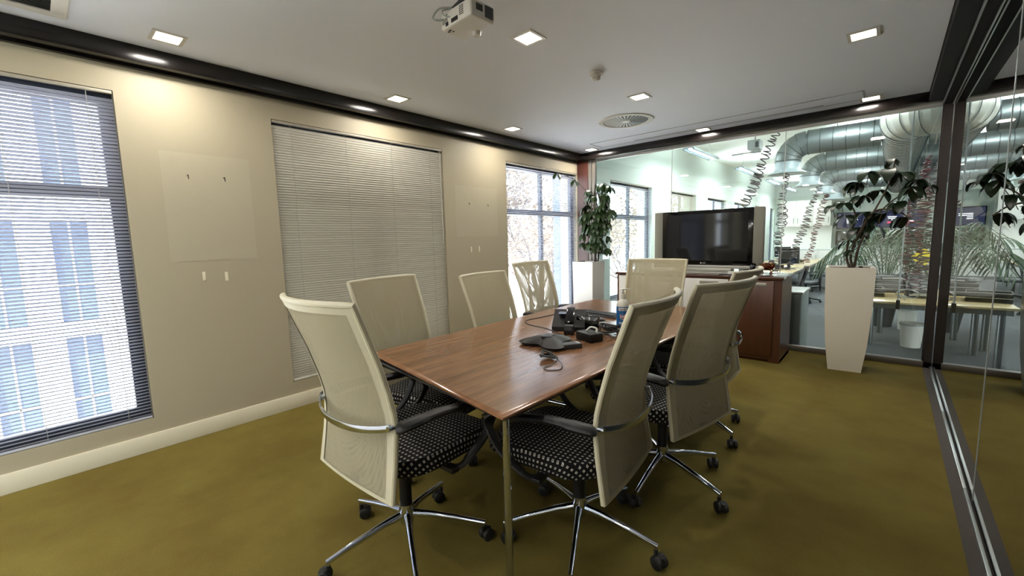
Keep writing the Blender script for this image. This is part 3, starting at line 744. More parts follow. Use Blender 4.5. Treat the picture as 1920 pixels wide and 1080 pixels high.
# keyboard
t = thing('computer_keyboard', 'dark grey computer keyboard at the far side of the table heap', 'keyboard', (1.955, 2.93, TZ), R(-6))
G().box(-.19, .19, -.07, .07, 0, .016, .004, M=Matrix.Rotation(R(3), 4, 'X')).out('body', M_darkgrey, t)
g = G()
for r_i in range(5):
    for c_i in range(17): g.box(-.182+c_i*.0214, -.165+c_i*.0214, -.06+r_i*.0235, -.041+r_i*.0235, .014, .021)
g.out('keys', M_black, t)
t = thing('computer_mouse', 'dark rounded computer mouse between the keyboard and the numeric pad', 'mouse', (2.10, 2.66, TZ), R(40))
g = G(); g.lathe([(0, .036), (.02, .034), (.032, .024), (.036, .008), (.033, 0), (0, 0)], 24)
for v in g.bm.verts: v.co.x *= 1.6
g.out('body', M_darkgrey, t)
G().box(.018, .03, -.003, .003, .026, .034, .001).out('scroll_wheel', M_black, t)
t = thing('numeric_keypad', 'grey numeric keypad remote beside the sanitiser bottle', 'keypad', (2.215, 2.57, TZ), R(-30))
G().box(-.085, .085, -.045, .045, 0, .014, .004).out('body', M_darkgrey, t)
g = G()
for a in range(7):
    for b in range(4): g.box(-.07+a*.021, -.055+a*.021, -.036+b*.019, -.022+b*.019, .012, .018)
g.out('keys', M_lightgrey, t)
# sanitiser bottle
M_bottle = mat('translucent_bottle_plastic', (214, 212, 200), .2); M_label = mat('blue_label', (22, 92, 150), .4); M_shield = mat('white_label_ink', (240, 240, 236), .5)
M_red = mat('red_ink', (196, 40, 44), .5); M_orange = mat('orange_ink', (222, 120, 70), .5)
t = thing('sanitiser_bottle', 'clear pump bottle of hand sanitiser with a blue label', 'bottle', (2.385, 2.49, TZ))
G().lathe([(0, 0), (.036, 0), (.040, .006), (.041, .05), (.041, .172), (.038, .188), (.027, .205), (.016, .213), (.015, .225), (0, .225)], 36).out('bottle_body', M_bottle, t)
G().lathe([(.0415, .026), (.0415, .166)], 36).out('label', M_label, t)
g = G().lathe([(0, .222), (.018, .222), (.018, .243), (.009, .246), (.009, .256), (.006, .258), (.006, .272), (.020, .274), (.020, .280), (0, .282)], 20).box(-.01, .045, -.006, .006, .272, .281, .002, M=Matrix.Rotation(R(20), 4, 'Z')); g.out('pump', M_whitematt, t)
ang0 = math.atan2(-2.49, 3.65-2.385)-R(3)
def bend(z0, r=.0422):
    def f(c): a = ang0+c.x/r; return Vector((r*math.cos(a), r*math.sin(a), z0+c.y))
    return f
def bendpoly(g, pts, z0, r):
    g.bm.faces.new([g.bm.verts.new(bend(z0, r)(Vector((*p, 0)))) for p in pts])
def bendrect(g, x0, x1, z0, z1, r):
    n = 10
    for i in range(n):
        a, b = x0+(x1-x0)*i/n, x0+(x1-x0)*(i+1)/n
        bendpoly(g, [(a, z0), (b, z0), (b, z1), (a, z1)], 0, r)
g = G(); bendrect(g, -.028, .028, .141, .160, .0418); bendrect(g, -.017, .028, .030, .036, .0418); g.out('label_panel', M_shield, t, recalc=False)
sh = [(0, -.021), (.012, -.012), (.017, .002), (.017, .014), (0, .021), (-.017, .014), (-.017, .002), (-.012, -.012)]
g = G(); bendpoly(g, sh, .103, .0420); g.out('shield_badge', M_shield, t, recalc=False)
g = G(); bendpoly(g, [(x*.8, y*.8) for x, y in sh], .103, .0423); g.out('shield_centre', M_orange, t, recalc=False)
text_mesh('Handx', .0185, None, M_frame_dark, 'lettering', t, bend(.150, .0426), bold=.0004)
text_mesh('70', .016, None, M_shield, 'lettering', t, bend(.104, .0428), bold=.0006)
text_mesh('HAND', .0165, None, M_shield, 'lettering', t, bend(.062, .0424), bold=.0006)
text_mesh('SANITISER', .0085, None, M_shield, 'lettering', t, bend(.047, .0424), bold=.0003)

# ------------------------------------------------------------------ sideboard and what stands on it
CX0, CX1, CY0, CY1, CH_ = 1.03, 2.86, 5.0, 5.57, .90
t = thing('sideboard', 'dark cherry sideboard with white drawers below the flat screen', 'cabinet', ((CX0+CX1)/2, CY0, 0))
o_ = (CX0+CX1)/2; h = (CX1-CX0)/2
g = G().box(-h, -h+.03, 0, .57, .0, CH_-.03).box(h-.10, h, 0, .57, 0, CH_-.03).box(-h+.03, h-.1, .0, .57, .03, .07).box(-h+.03, h-.1, .54, .57, .07, CH_-.03).box(-h+.03, h-.1, .02, .54, .07, .09)
g.out('carcass', M_cab, t)
G().box(-h-.02, h+.015, -.02, .59, CH_-.032, CH_, .003).out('top', M_cabtop, t)
G().box(-h+.02, h, .02, .55, 0, .035).out('plinth', M_cabtop, t)
def door(x0, x1, z0, z1, m, name, hx0=None, hx1=None, hm=M_silver):
    d = G().box(x0-o_+.002, x1-o_-.002, -.018, .0, z0, z1, .002).out(name, m, t)
    if hx0 is not None: G().box(hx0-o_, hx1-o_, -.022, -.014, z1-.058, z1-.022, .002).out('handle_plate', hm, d)
door(1.06, 1.38, .07, .86, M_white, 'door'); door(1.38, 1.88, .07, .86, M_white, 'door', 1.60, 1.78)
door(1.88, 2.36, .46, .86, M_white, 'drawer', 2.06, 2.26); door(1.88, 2.36, .07, .455, M_white, 'drawer', 2.06, 2.26)
door(2.36, 2.79, .07, .86, M_cab, 'door', 2.40, 2.72)
# television
t = thing('flat_screen', 'large flat television with silver side speakers on the sideboard', 'television', (2.02, 5.28, CH_))
x0, x1, z0, z1 = -.605, .605, .075, .735
G().box(x0+.10, x1-.10, -.03, .05, z0+.02, z1, .006).out('bezel', M_blackgloss, t)
G().box(x0+.15, x1-.15, -.0315, -.028, z0+.07, z1-.045).out('screen', M_screen, t)
for s in (-1, 1): G().box(min(s*.505, s*.605), max(s*.505, s*.605), -.028, .05, z0+.02, z1, .006).out('speaker', M_tvgrey, t)
G().box(-.605, .605, -.035, .05, z0-.02, z0+.018, .005).out('chin', M_silver, t)
g = G().box(-.42, .42, -.14, .16, 0, .018, .004).box(-.30, .30, -.06, .08, .018, .06, .004); g.out('stand', M_silver, t)
Mt = Matrix.Translation((-.0, -.0325, z0+.043))@Matrix.Rotation(R(90), 4, 'X')
text_mesh('LG', .028, Mt, M_silver, 'maker_lettering', t, bold=.0004)
G().lathe([(.0, 0), (.010, 0)], 18, M=Matrix.Translation((-.035, -.0325, z0+.043))@Matrix.Rotation(R(90), 4, 'X')).out('maker_roundel', M_silver, t)
# bowl on feet, carved figure, papers
M_copper = mat('copper_metal', (176, 116, 84), .2, 1)
t = thing('copper_bowl', 'shiny copper bowl on curled feet at the right end of the sideboard', 'bowl', (2.655, 5.32, CH_))
G().lathe([(0, .045), (.03, .045), (.065, .062), (.083, .09), (.086, .115), (.090, .118), (.086, .121), (.078, .112), (.06, .075), (0, .058)], 36).out('bowl_body', M_copper, t)
for k in range(4):
    a = R(45+90*k); c, s = math.cos(a), math.sin(a)
    G().tube(bez([(c*.05, s*.05, .055), (c*.075, s*.075, .035), (c*.055, s*.055, .012), (c*.075, s*.075, .005)], 6), .006, 8).out('foot', M_copper, t)
G().tube([(c*.09, s*.09, .118) for c, s in [(math.cos(k*math.pi/18), math.sin(k*math.pi/18)) for k in range(36)]], .004, 8, closed=True).out('rim', M_black, t)
t = thing('carved_head', 'dark round carved head ornament left of the copper bowl', 'ornament', (2.535, 5.28, CH_))
G().lathe([(0, 0), (.032, 0), (.036, .01), (.022, .03), (.024, .05), (0, .05)], 20).out('base', M_black, t)
g = G(); bmesh.ops.create_icosphere(g.bm, subdivisions=3, radius=.046)
for v in g.bm.verts:
    v.co = Vector((v.co.x*.95, v.co.y*1.02, v.co.z*1.15)); v.co += v.co.normalized()*.004*math.sin(v.co.z*240)*math.cos(math.atan2(v.co.y, v.co.x)*9)
    if v.co.y < -.035 and abs(v.co.x) < .012: v.co.y -= .006
for v in g.bm.verts: v.co.z += .085
g.out('head', M_blackgloss, t)
G().lathe([(0, .0), (.014, .004), (0, .010)], 12, (-.018, -.043, .085)).lathe([(0, .0), (.014, .004), (0, .010)], 12, (.018, -.043, .085)).out('eyes', M_darkgrey, t)
for i, (x, y, rz, lab) in enumerate(((2.40, 5.13, 8, 'white paper stack on the sideboard under the right end of the television'), (2.33, 5.10, -14, 'dark booklet on the sideboard left of the white papers'))):
    g = G().box(-.08, .08, -.055, .055, 0, .035 if i == 0 else .012, .001)
    tag(g.out('paper_stack' if i == 0 else 'booklet', M_white if i == 0 else M_darkgrey), lab, 'papers' if i == 0 else 'booklet').location = (x, y, CH_)
    bpy.context.scene.collection.objects[-1].rotation_euler = (0, 0, R(rz))

# ------------------------------------------------------------------ plants
def leaf(g, p, d, L, wd, droop, n=5, up=Vector((0, 0, 1))):
    d = d.normalized(); side = d.cross(up); side = side.normalized() if side.length > 1e-3 else Vector((1, 0, 0))
    pr = None; q = p.copy()
    for i in range(n+1):
        f = i/n; w_ = wd*math.sin(math.pi*(f*.92+.06))**.8*.5; nrm = side.cross(d)
        a = g.bm.verts.new(q-side*w_+nrm*.15*w_); m_ = g.bm.verts.new(q); b = g.bm.verts.new(q+side*w_+nrm*.15*w_)
        if pr: g.bm.faces.new((pr[0], a, m_, pr[1])); g.bm.faces.new((pr[1], m_, b, pr[2]))
        pr = (a, m_, b); d = (d+Vector((0, 0, -droop/n))).normalized(); q = q+d*L/n
def tapered_pot(g, wt, wm, wb, zt, zm):
    c4 = lambda w_, z: [(-w_, -w_, z), (w_, -w_, z), (w_, w_, z), (-w_, w_, z)]
    lv = [(wb, 0), (wm*.5+wb*.5+.006, zm*.45), (wm, zm), (wt, zt), (wt-.02, zt), (wt-.03, zt-.05)]
    rings = [[g.bm.verts.new(p) for p in c4(a, b)] for a, b in lv]
    g.bm.faces.new(rings[0][::-1])
    for a, b in zip(rings, rings[1:]):
        for i in range(4): g.bm.faces.new((a[i], a[(i+1) % 4], b[(i+1) % 4], b[i]))
    return g
# corner plant
t = thing('corner_plant', 'tall bushy plant in a shiny white square planter by the far window', 'potted plant', (.30, 5.49, 0), 0)
tapered_pot(G(), .172, .165, .15, 1.0, .6).out('planter', M_white, t, 25)
G().box(-.145, .145, -.145, .145, .955, .962).out('soil', M_soil, t)
g = G(); lf = G(); r_ = random.Random(21)
stems = []
for k in range(6):
    a = r_.uniform(0, 6.28); q = r_.uniform(.01, .05); P0 = Vector((.12+q*math.cos(a), q*math.sin(a), .95))
    tp = Vector((.12+r_.uniform(-.12, .12), r_.uniform(-.16, .08), r_.uniform(1.75, 2.12)))
    pts = bez([P0, P0.lerp(tp, .4)+Vector((r_.uniform(-.05, .05), r_.uniform(-.05, .05), 0)), P0.lerp(tp, .75)+Vector((r_.uniform(-.06, .06), r_.uniform(-.06, .06), 0)), tp], 6)
    g.tube(pts, .008, 6); stems.append(pts)
for k in range(88):
    s_ = r_.choice(stems); f = r_.uniform(.22, 1); p = s_[int(f*(len(s_)-1))]
    a = r_.uniform(0, 6.28); L = r_.uniform(.06, .20)
    tip = p+Vector((math.cos(a)*L, math.sin(a)*L, r_.uniform(.0, .07)))
    if tip.x < -.24 : tip.x = -.24
    g.tube([p, (p+tip)/2+Vector((0, 0, .015)), tip], .0028, 5)
    for j in range(r_.choice((4, 5, 6))):
        b = a+(j-2.2)*.95; leaf(lf, tip, Vector((math.cos(b), math.sin(b), .05)), r_.uniform(.11, .16), r_.uniform(.048, .066), 2.6)
for dst in ([(.10, -.12, 1.95), (.0, -.35, 2.16), (-.14, -.58, 2.25)], [(.12, .0, 1.95), (.3, -.1, 2.1), (.42, -.16, 2.05)], [(.12, .05, 1.7), (.34, -.1, 1.85), (.48, -.2, 1.66)]):
    pts = bez(dst, 6); g.tube(pts, .004, 5)
    for m_ in (len(pts)//2, len(pts)-1):
        for j in range(4):
            b = j*1.6; leaf(lf, pts[m_], Vector((math.cos(b)*.5, math.sin(b), .0)), .12, .048, 2.4)
for v in lf.bm.verts:
    v.co.x = max(v.co.x, -.29)
    if v.co.x < -.1: v.co.y = min(v.co.y, .16)
    v.co.y = min(v.co.y, .20)
g.out('stems', M_stem, t); tag(lf.out('foliage', M_leaf, t, 80, recalc=False), kind='stuff')
# right plant
t = thing('ivory_planter_plant', 'straggly large-leaved plant in a tapering ivory planter by the glass wall', 'potted plant', (3.375, 5.235, 0), R(4))
tapered_pot(G(), .186, .178, .128, 1.005, .62).out('planter', M_planter, t, 25)
G().box(-.155, .155, -.155, .155, .965, .99).out('soil', M_soil, t)
G().box(.06, .09, -.15, -.12, .99, 1.02).out('plug', M_black, t)
g = G(); lf = G(); r_ = random.Random(5)
for dst in ([(.02, -.02, .98), (.0, .0, 1.12), (.05, .0, 1.32), (.16, .0, 1.55), (.25, 0, 1.80), (.27, 0, 1.98)],
            [(.0, .0, .98), (-.03, .02, 1.1), (-.02, .03, 1.3), (.02, .05, 1.48), (-.05, 0, 1.62), (-.16, 0, 1.62)],
            [(.03, .02, 1.0), (.06, .04, 1.2), (.14, .06, 1.42), (.26, .03, 1.6), (.42, 0, 1.72)], [(.05, 0, 1.32), (.15, 0, 1.52), (.30, -.02, 1.52), (.40, -.04, 1.44)]):
    g.tube(bez(dst, 6), [.012*(1-.6*i/((len(dst)-1)*6)) for i in range((len(dst)-1)*6+1)], 7)
cl = [(.25, 0, 1.90, .16), (.10, 0, 1.88, .15), (.0, -.02, 1.80, .14), (.36, 0, 1.86, .16), (.46, 0, 1.78, .13), (.27, 0, 1.99, .09), (.18, 0, 1.72, .14), (.06, .02, 1.68, .13), (-.10, 0, 1.62, .12), (-.18, .0, 1.60, .10),
      (-.06, 0, 1.5, .13), (.08, 0, 1.52, .16), (.22, 0, 1.50, .16), (.34, 0, 1.60, .12), (.38, -.03, 1.46, .12), (.16, 0, 1.40, .15), (.04, -.02, 1.38, .13), (-.03, -.03, 1.26, .11), (.0, .03, 1.17, .08), (.42, -.02, 1.72, .13), (.53, 0, 1.72, .10), (-.04, 0, 1.78, .1)]
for x, y, z, L in cl:
    c = Vector((x*.93, y+r_.uniform(-.1, .1), z)); 
    for j in range(5):
        b = r_.uniform(0, 6.28); leaf(lf, c, Vector((math.cos(b), math.sin(b)*.7, r_.uniform(.0, .5))), L*r_.uniform(.9, 1.35), L*r_.uniform(.5, .72), 2.5, 6)
    g.tube([c, c+Vector((-x*.15, 0, -.12))], .003, 5)
for v in lf.bm.verts:
    v.co.y = min(v.co.y, .43); v.co.x = min(v.co.x, .62)
g.out('stems', M_stem, t); tag(lf.out('foliage', M_leafdk, t, 80, recalc=False), kind='stuff')

# ------------------------------------------------------------------ office: ducts
DY = [9.0, 11.75, 14.6, 17.4]
ordn = ['nearest', 'second', 'third', 'farthest']
for i, y in enumerate(DY):
    t = thing('air_duct', '%s galvanised air duct reaching left from the trunk, bending down to a bell' % ordn[i], 'air duct', (0, y, 2.87), 0, 'galvanised branch ducts')
    g = G(); r = .20
    g.tube([(3.46-k*.11, 0, 0) for k in range(9)]+[(2.5, 0, 0)], r, 32); 
    el = [(2.5-.28*math.sin(a), 0, -.28+.28*math.cos(a)) for a in [R(18*k) for k in range(6)]]
    g.out('duct_run', M_galv, t, 30)
    g = G().tube(el, r, 32); g.out('elbow', M_galv, t, 5)
    g = G()
    for k in range(7): 
        x = 2.52+k*.17; g.tube([(x, (r+.003)*math.cos(a), (r+.003)*math.sin(a)) for a in [2*math.pi*j/28 for j in range(28)]], .006, 5, closed=True)
    for a0 in range(1, 5):
        a_ = R(22.5*a0); c_ = Vector((2.5-.28*math.sin(a_), 0, -.28+.28*math.cos(a_))); ux = Vector((-math.sin(a_), 0, math.cos(a_)))
        g.tube([c_+ux*(r+.002)*math.cos(b)+Vector((0, 1, 0))*(r+.002)*math.sin(b) for b in [2*math.pi*j/28 for j in range(28)]], .006, 5, closed=True)
    g.out('seams', M_seam, t)
    G().lathe([(.19, .02), (.19, -.12), (.21, -.16), (.29, -.205), (.30, -.215), (.28, -.215), (.17, -.14)], 36, (2.22, 0, -.28)).out('bell', M_cone, t)
    G().cyl((2.9, 0, .19), (2.9, 0, OC-2.87), .006, n=6).out('hanger', M_deskmetal, t)
t = thing('trunk_duct', 'very large ribbed galvanised trunk duct running away from the glass wall', 'air duct', (3.74, 0, 2.87))
g = G(); g.tube([(0, 8.32+k*.3, 0) for k in range(39)], .285, 36); g.out('duct_run', M_trunk, t, 30)
g = G()
for k in range(1, 6):
    a_ = R(18*k-9); c_ = Vector((.42-.42*math.cos(a_), 8.3-.42*math.sin(a_), 0)); ux = Vector((math.cos(a_), math.sin(a_), 0))
    g.tube([c_+ux*.302*math.cos(b)+Vector((0, 0, 1))*.302*math.sin(b) for b in [2*math.pi*j/30 for j in range(30)]], .005, 4, closed=True)
for k in range(60):
    y = 8.3+k*.19; g.tube([(.288*math.cos(a), y, .288*math.sin(a)) for a in [2*math.pi*j/30 for j in range(30)]], .005, 4, closed=True)
g.out('ribs', M_seam, t)
g = G().tube([(.42-.42*math.cos(R(18*k)), 8.3-.42*math.sin(R(18*k)), 0) for k in range(6)]+[(2.4, 7.88, 0)], .30, 36); g.out('elbow', M_trunk, t, 10)
g = G()
for x in (.6, 1.0, 1.4): g.tube([(x, 7.88+.304*math.cos(a), .304*math.sin(a)) for a in [2*math.pi*j/30 for j in range(30)]], .01, 5, closed=True)
g.out('collars', M_silver, t)
for i, y in enumerate((9.6, 12.3, 15.1, 17.9)):
    t = thing('air_duct', '%s galvanised duct running right from the trunk duct' % ordn[i], 'air duct', (0, y, 2.87), 0, 'galvanised ducts right of the trunk')
    G().tube([(4.03+k*.25, 0, 0) for k in range(13)], .19, 28).out('duct_run', M_galv, t, 30)
    g = G()
    for k in range(9): g.tube([(4.1+k*.3, .195*math.cos(a), .195*math.sin(a)) for a in [2*math.pi*j/24 for j in range(24)]], .008, 5, closed=True)
    g.out('seams', M_silver, t)
    G().cyl((5.2, 0, .18), (5.2, 0, OC-2.87), .006, n=6).out('hanger', M_deskmetal, t)
# office lights
def pendant(x, y, z, L, lab, w_=.11, rz=0):
    t = thing('pendant_light', lab, 'ceiling light', (x, y, z), R(rz), 'hanging office lights')
    prof = [(-w_, 0), (-w_*.75, .05), (w_*.75, .05), (w_, 0), (w_*.7, .0), (w_*.7, .03), (-w_*.7, .03), (-w_*.7, 0)]
    g = G(); a = [g.bm.verts.new((p, -L/2, q)) for p, q in prof]; b = [g.bm.verts.new((p, L/2, q)) for p, q in prof]
    for i in range(8): g.bm.faces.new((a[i], a[(i+1) % 8], b[(i+1) % 8], b[i]))
    g.bm.faces.new(a[::-1]); g.bm.faces.new(b); g.out('housing', M_cone, t)
    G().cyl((0, -L/2+.03, .014), (0, L/2-.03, .014), .014, n=8).out('tube', M_tube, t)
    G().cyl((0, -L*.3, .05), (0, -L*.3, OC-z), .004, n=6).cyl((0, L*.3, .05), (0, L*.3, OC-z), .004, n=6).out('hanger', M_deskmetal, t)
    area('office_light', (x, y, z-.02), .2, L*.9, 42, (.93, .97, 1))
    area('office_uplight', (x, y, z+.09), .2, L*.9, 22, (.93, .97, 1), (math.pi, 0, 0))
pendant(.80, 8.9, 2.9, 1.5, 'slim hanging light along the left office wall, nearest the glass')
pendant(.85, 12.2, 2.9, 1.5, 'slim hanging light along the left office wall, second one beyond the first')
pendant(.85, 15.6, 2.9, 1.5, 'slim hanging light along the left office wall, third one')
pendant(.85, 18.8, 2.9, 1.5, 'slim hanging light along the left office wall, farthest one')
pendant(3.05, 7.9, 3.16, 1.3, 'winged hanging light crossing in front of the nearest duct, left of the trunk', .16)
pendant(3.05, 10.4, 3.12, 1.6, 'winged hanging light between the nearest and second ducts', .16)
pendant(3.05, 13.2, 3.12, 1.6, 'winged hanging light between the second and third ducts', .16)
pendant(3.05, 16.0, 3.12, 1.6, 'winged hanging light between the third and farthest ducts', .16)
pendant(5.6, 11, 3.0, 2.0, 'hanging light right of the trunk duct, nearer one')
pendant(5.6, 16.5, 3.0, 1.8, 'hanging light right of the trunk duct, farther one')
# ceiling box projector in the office
t = thing('office_projector', 'small pale box on a bracket under the office ceiling, left of the first duct bell', 'projector', (1.72, 8.9, 2.85))
G().box(-.10, .10, -.12, .12, 0, .17, .008).out('body', M_lightgrey, t); G().box(-.38, .1, -.03, .03, -.05, -.02).out('bracket', M_lightgrey, t)
G().cyl((0, 0, .17), (0, 0, OC-2.85), .01, n=8).out('rod', M_deskmetal, t); G().box(.03, .08, -.123, -.119, .03, .13).out('socket_panel', M_darkgrey, t)
for (x, y, z, lab) in ((-.38, 0, 0, ''),): pass

# coiled cables
def coil(p0, p1, r, turns, thick, lab, m, sag=0.0, rvar=.25):
    P0, P1 = Vector(p0), Vector(p1); d = (P1-P0); L = d.length; dn = d.normalized(); a = dn.orthogonal().normalized(); b = dn.cross(a); pts = []
    n = turns*12; r_ = random.Random(int(turns*7+p0[1]*10)); ph = r_.uniform(0, 6)
    for k in range(n+1):
        f = k/n; rr = r*(1+rvar*math.sin(f*9+ph)); an = 2*math.pi*turns*(f+.012*math.sin(f*23+ph)); rr *= 1+.22*math.sin(an*.37+ph)
        c = P0+d*f+Vector((0, 0, -sag*4*f*(1-f)))+dn*r*.3*math.sin(an*.31)+a*r*.4*math.sin(f*17+ph); pts.append(c+a*rr*math.cos(an)+b*rr*math.sin(an))
    o = G().tube(pts, thick, 6).out('coiled_cable', m); return tag(o, lab, 'cable', 'coiled cables hanging in the office')
coil((2.45, 7.59, 3.25), (1.10, 8.22, .44), .055, 66, .009, 'dark coiled cable slanting down to the top of the television', M_coil, .08)
coil((2.20, 9.0, 2.42), (1.96, 9.9, .44), .06, 38, .008, 'dark coiled cable hanging straight down below the nearest duct bell', M_coil)
coil((2.42, 11.7, 2.42), (1.90, 11.6, .46), .065, 38, .009, 'dark coiled cable slanting from the second duct bell to the desks', M_coil, .03)
coil((2.30, 14.5, 2.42), (1.95, 14.2, .46), .07, 32, .010, 'dark red coiled cable hanging below the third duct bell', M_coilred, .02)

# ------------------------------------------------------------------ office: furniture
DZ = .42
def desk(x0, x1, y0, y1, lab, legs, m=M_desk, grp=None):
    t = thing('office_desk', lab, 'desk', ((x0+x1)/2, (y0+y1)/2, OF), 0, grp); a, b = (x1-x0)/2, (y1-y0)/2; H = DZ-OF
    G().box(-a, a, -b, b, H-.028, H, .003).out('desktop', m, t)
    g = G().box(-a+.04, a-.04, -b+.05, -b+.08, H-.095, H-.028).box(-a+.04, a-.04, b-.08, b-.05, H-.095, H-.028).box(-a+.05, -a+.08, -b+.06, b-.06, H-.095, H-.028).box(a-.08, a-.05, -b+.06, b-.06, H-.095, H-.028); g.out('under_frame', M_deskmetal, t)
    for lx, ly in legs: G().cyl((lx-(x0+x1)/2, ly-(y0+y1)/2, 0), (lx-(x0+x1)/2, ly-(y0+y1)/2, H-.09), .035, n=20).out('leg', M_deskmetal, t)
    return t
desk(3.24, 4.98, 7.33, 8.22, 'pale wooden office desk right behind the ivory planter, near half with black clips', [(3.36, 7.45), (4.85, 7.45), (3.50, 8.1), (4.85, 8.1)])
desk(3.24, 4.98, 8.25, 9.14, 'pale wooden office desk, rear half joined behind the near one', [(3.36, 8.45), (4.85, 8.45), (3.60, 9.05), (4.85, 9.05)])
rowlab = ['nearest', 'second', 'third', 'farthest']
for i in range(4):
    desk(.55, 2.0, 9.2+i*2.25-(1.3 if i == 0 else 0), 11.4+i*2.25, '%s pale desk in the row along the left office windows' % rowlab[i], [(.65, 9.35+i*2.25), (1.90, 9.35+i*2.25), (.65, 11.2+i*2.25), (1.90, 11.2+i*2.25)], grp='desks along the office windows')
# grey low cabinet
t = thing('low_cabinet', 'low grey cabinet with white top just beyond the glass, right of the sideboard', 'cabinet', (2.35, 6.35, OF))
G().box(-.55, .55, -.3, .3, 0, .93, .02, 4).out('body', M_lightgrey, t); G().box(-.56, .56, -.31, .31, .93, .955, .004).out('top', M_white, t)
G().box(-.02, .02, -.305, -.3, .1, .85).out('door_gap', M_darkgrey, t)
# waste bins
def bin_(x, y, lab, r=.13, h=.34):
    t = thing('waste_bin', lab, 'waste bin', (x, y, OF), 0, 'waste bins under the desk')
    G().lathe([(0, 0), (r*.82, 0), (r, h), (r+.008, h+.004), (r+.008, h-.012), (r-.006, h-.02), (r*.8, .01), (0, .01)], 32).out('bin_body', M_whitematt, t)
    G().lathe([(r+.010, h-.0), (r+.012, h-.02), (r+.004, h-.025)], 32).out('rim', M_lightgrey, t)
bin_(3.95, 8.2, 'round pale grey waste bin standing under the pale desk behind the glass, nearer one'); bin_(3.93, 9.6, 'round pale waste bin standing behind the nearer bin under the desk', .13, .36)
# document trays
r_ = random.Random(3)
def tray(x, y, z, lab, rz=0):
    t = thing('document_tray', lab, 'document tray', (x, y, z), R(rz), 'black trays on the pale desk')
    g = G().box(-.2, .2, -.15, .15, 0, .008).box(-.2, -.19, -.15, .15, 0, .055).box(.19, .2, -.15, .15, 0, .055).box(-.19, .19, .14, .15, 0, .055).box(-.19, .19, -.15, -.142, 0, .035); g.out('tray_body', M_black, t)
    g = G().tube([(-.2, -.15, .055), (.2, -.15, .055), (.2, .15, .055), (-.2, .15, .055)], .005, 6, closed=True); g.out('rim', M_silver, t)
for i in range(3):
    tray(3.66, 8.55, DZ+i*.062, ['bottom', 'middle', 'top'][i]+' black tray of the left stack on the pale desk')
for i in range(2):
    tray(3.42, 7.95, DZ+i*.062, ['lower', 'upper'][i]+' black tray nearest the planter on the pale desk', 6)
# heap of equipment on the desk
for i, (x, y, w_, d_, h_, rz, lab) in enumerate(((3.70, 8.5, .3, .22, .06, 12, 'black flat device on top of the tray stack'), (3.52, 8.6, .18, .12, .05, -20, 'small grey device on the tray stack, left side'), (3.98, 8.0, .26, .2, .09, 8, 'black equipment box at the foot of the bundled coiled cables'))):
    t = thing('electronic_box', lab, 'electronic box', (x, y, DZ+(.186 if i < 2 else 0)), R(rz))
    G().box(-w_/2, w_/2, -d_/2, d_/2, 0, h_, .006).out('body', M_black if i != 1 else M_deskmetal, t); G().box(-w_/2+.02, w_/2-.02, -d_/2-.002, -d_/2, h_*.3, h_*.7).out('front_panel', M_silver, t)
# poles clamped to the desk with bundled coils
t = thing('cable_pole', 'thin grey cable pole clamped to the front edge of the pale desk', 'pole', (3.77, 7.31, 0))
G().cyl((0, 0, .36), (.02, .02, 3.2), .008, n=8).out('rod', M_deskmetal, t); G().box(-.02, .02, -.02, .03, .33, .45, .004).out('clamp', M_black, t)
for i, (p, q, r, n, m_, lab) in enumerate((((3.96, 8.0, 2.3), (3.95, 8.05, .46), .052, 34, M_coilred, 'dark red coiled cable hanging over the pale desk, thickest strand of the bundle'),
        ((4.05, 8.15, 2.2), (4.02, 7.95, .44), .058, 30, M_coil, 'dark purple coiled cable over the pale desk, nearest the corner post'),
        ((3.86, 8.2, 1.85), (3.90, 7.9, .46), .045, 26, M_coil, 'dark coiled cable over the pale desk, middle strand of the bundle'),
        ((3.80, 8.0, 1.72), (3.84, 8.1, .62), .04, 22, M_coilred, 'thin dark red coiled cable at the left of the bundle over the pale desk'),
        ((4.12, 8.05, 1.98), (3.70, 8.1, 1.62), .04, 13, M_coil, 'dark coiled cable arching left at the top of the bundle over the pale desk'))):
    coil(p, q, r, int(n*1.3), .0085, lab, m_, .0, .45)
tag(G().tube(bez([(3.80, 7.6, DZ+.02), (3.75, 7.5, DZ+.10), (3.86, 7.45, DZ+.16), (3.97, 7.5, DZ+.10), (3.92, 7.6, DZ+.03), (3.80, 7.58, DZ+.06), (3.84, 7.5, DZ+.02)], 8), .008, 7).out('looped_cable', M_deskmetal), 'grey looped cable on the pale desk below the bundled coils', 'cable')
M_yellow = mat('yellow_paper', (214, 190, 40), .6)
o = G().box(-.10, .10, -.002, .002, -.10, .10, M=Matrix.Rotation(R(40), 4, 'Y')).out('yellow_notice', M_yellow); o.location = (4.02, 8.5, .95); tag(o, 'yellow diamond-shaped notice behind the bundled coiled cables', 'notice')
g = G().cyl((0, 0, -.53), (0, 0, .0), .008, n=8).box(-.05, .05, -.05, .05, -.535, -.52); oo = g.out('notice_stand', M_deskmetal, o)
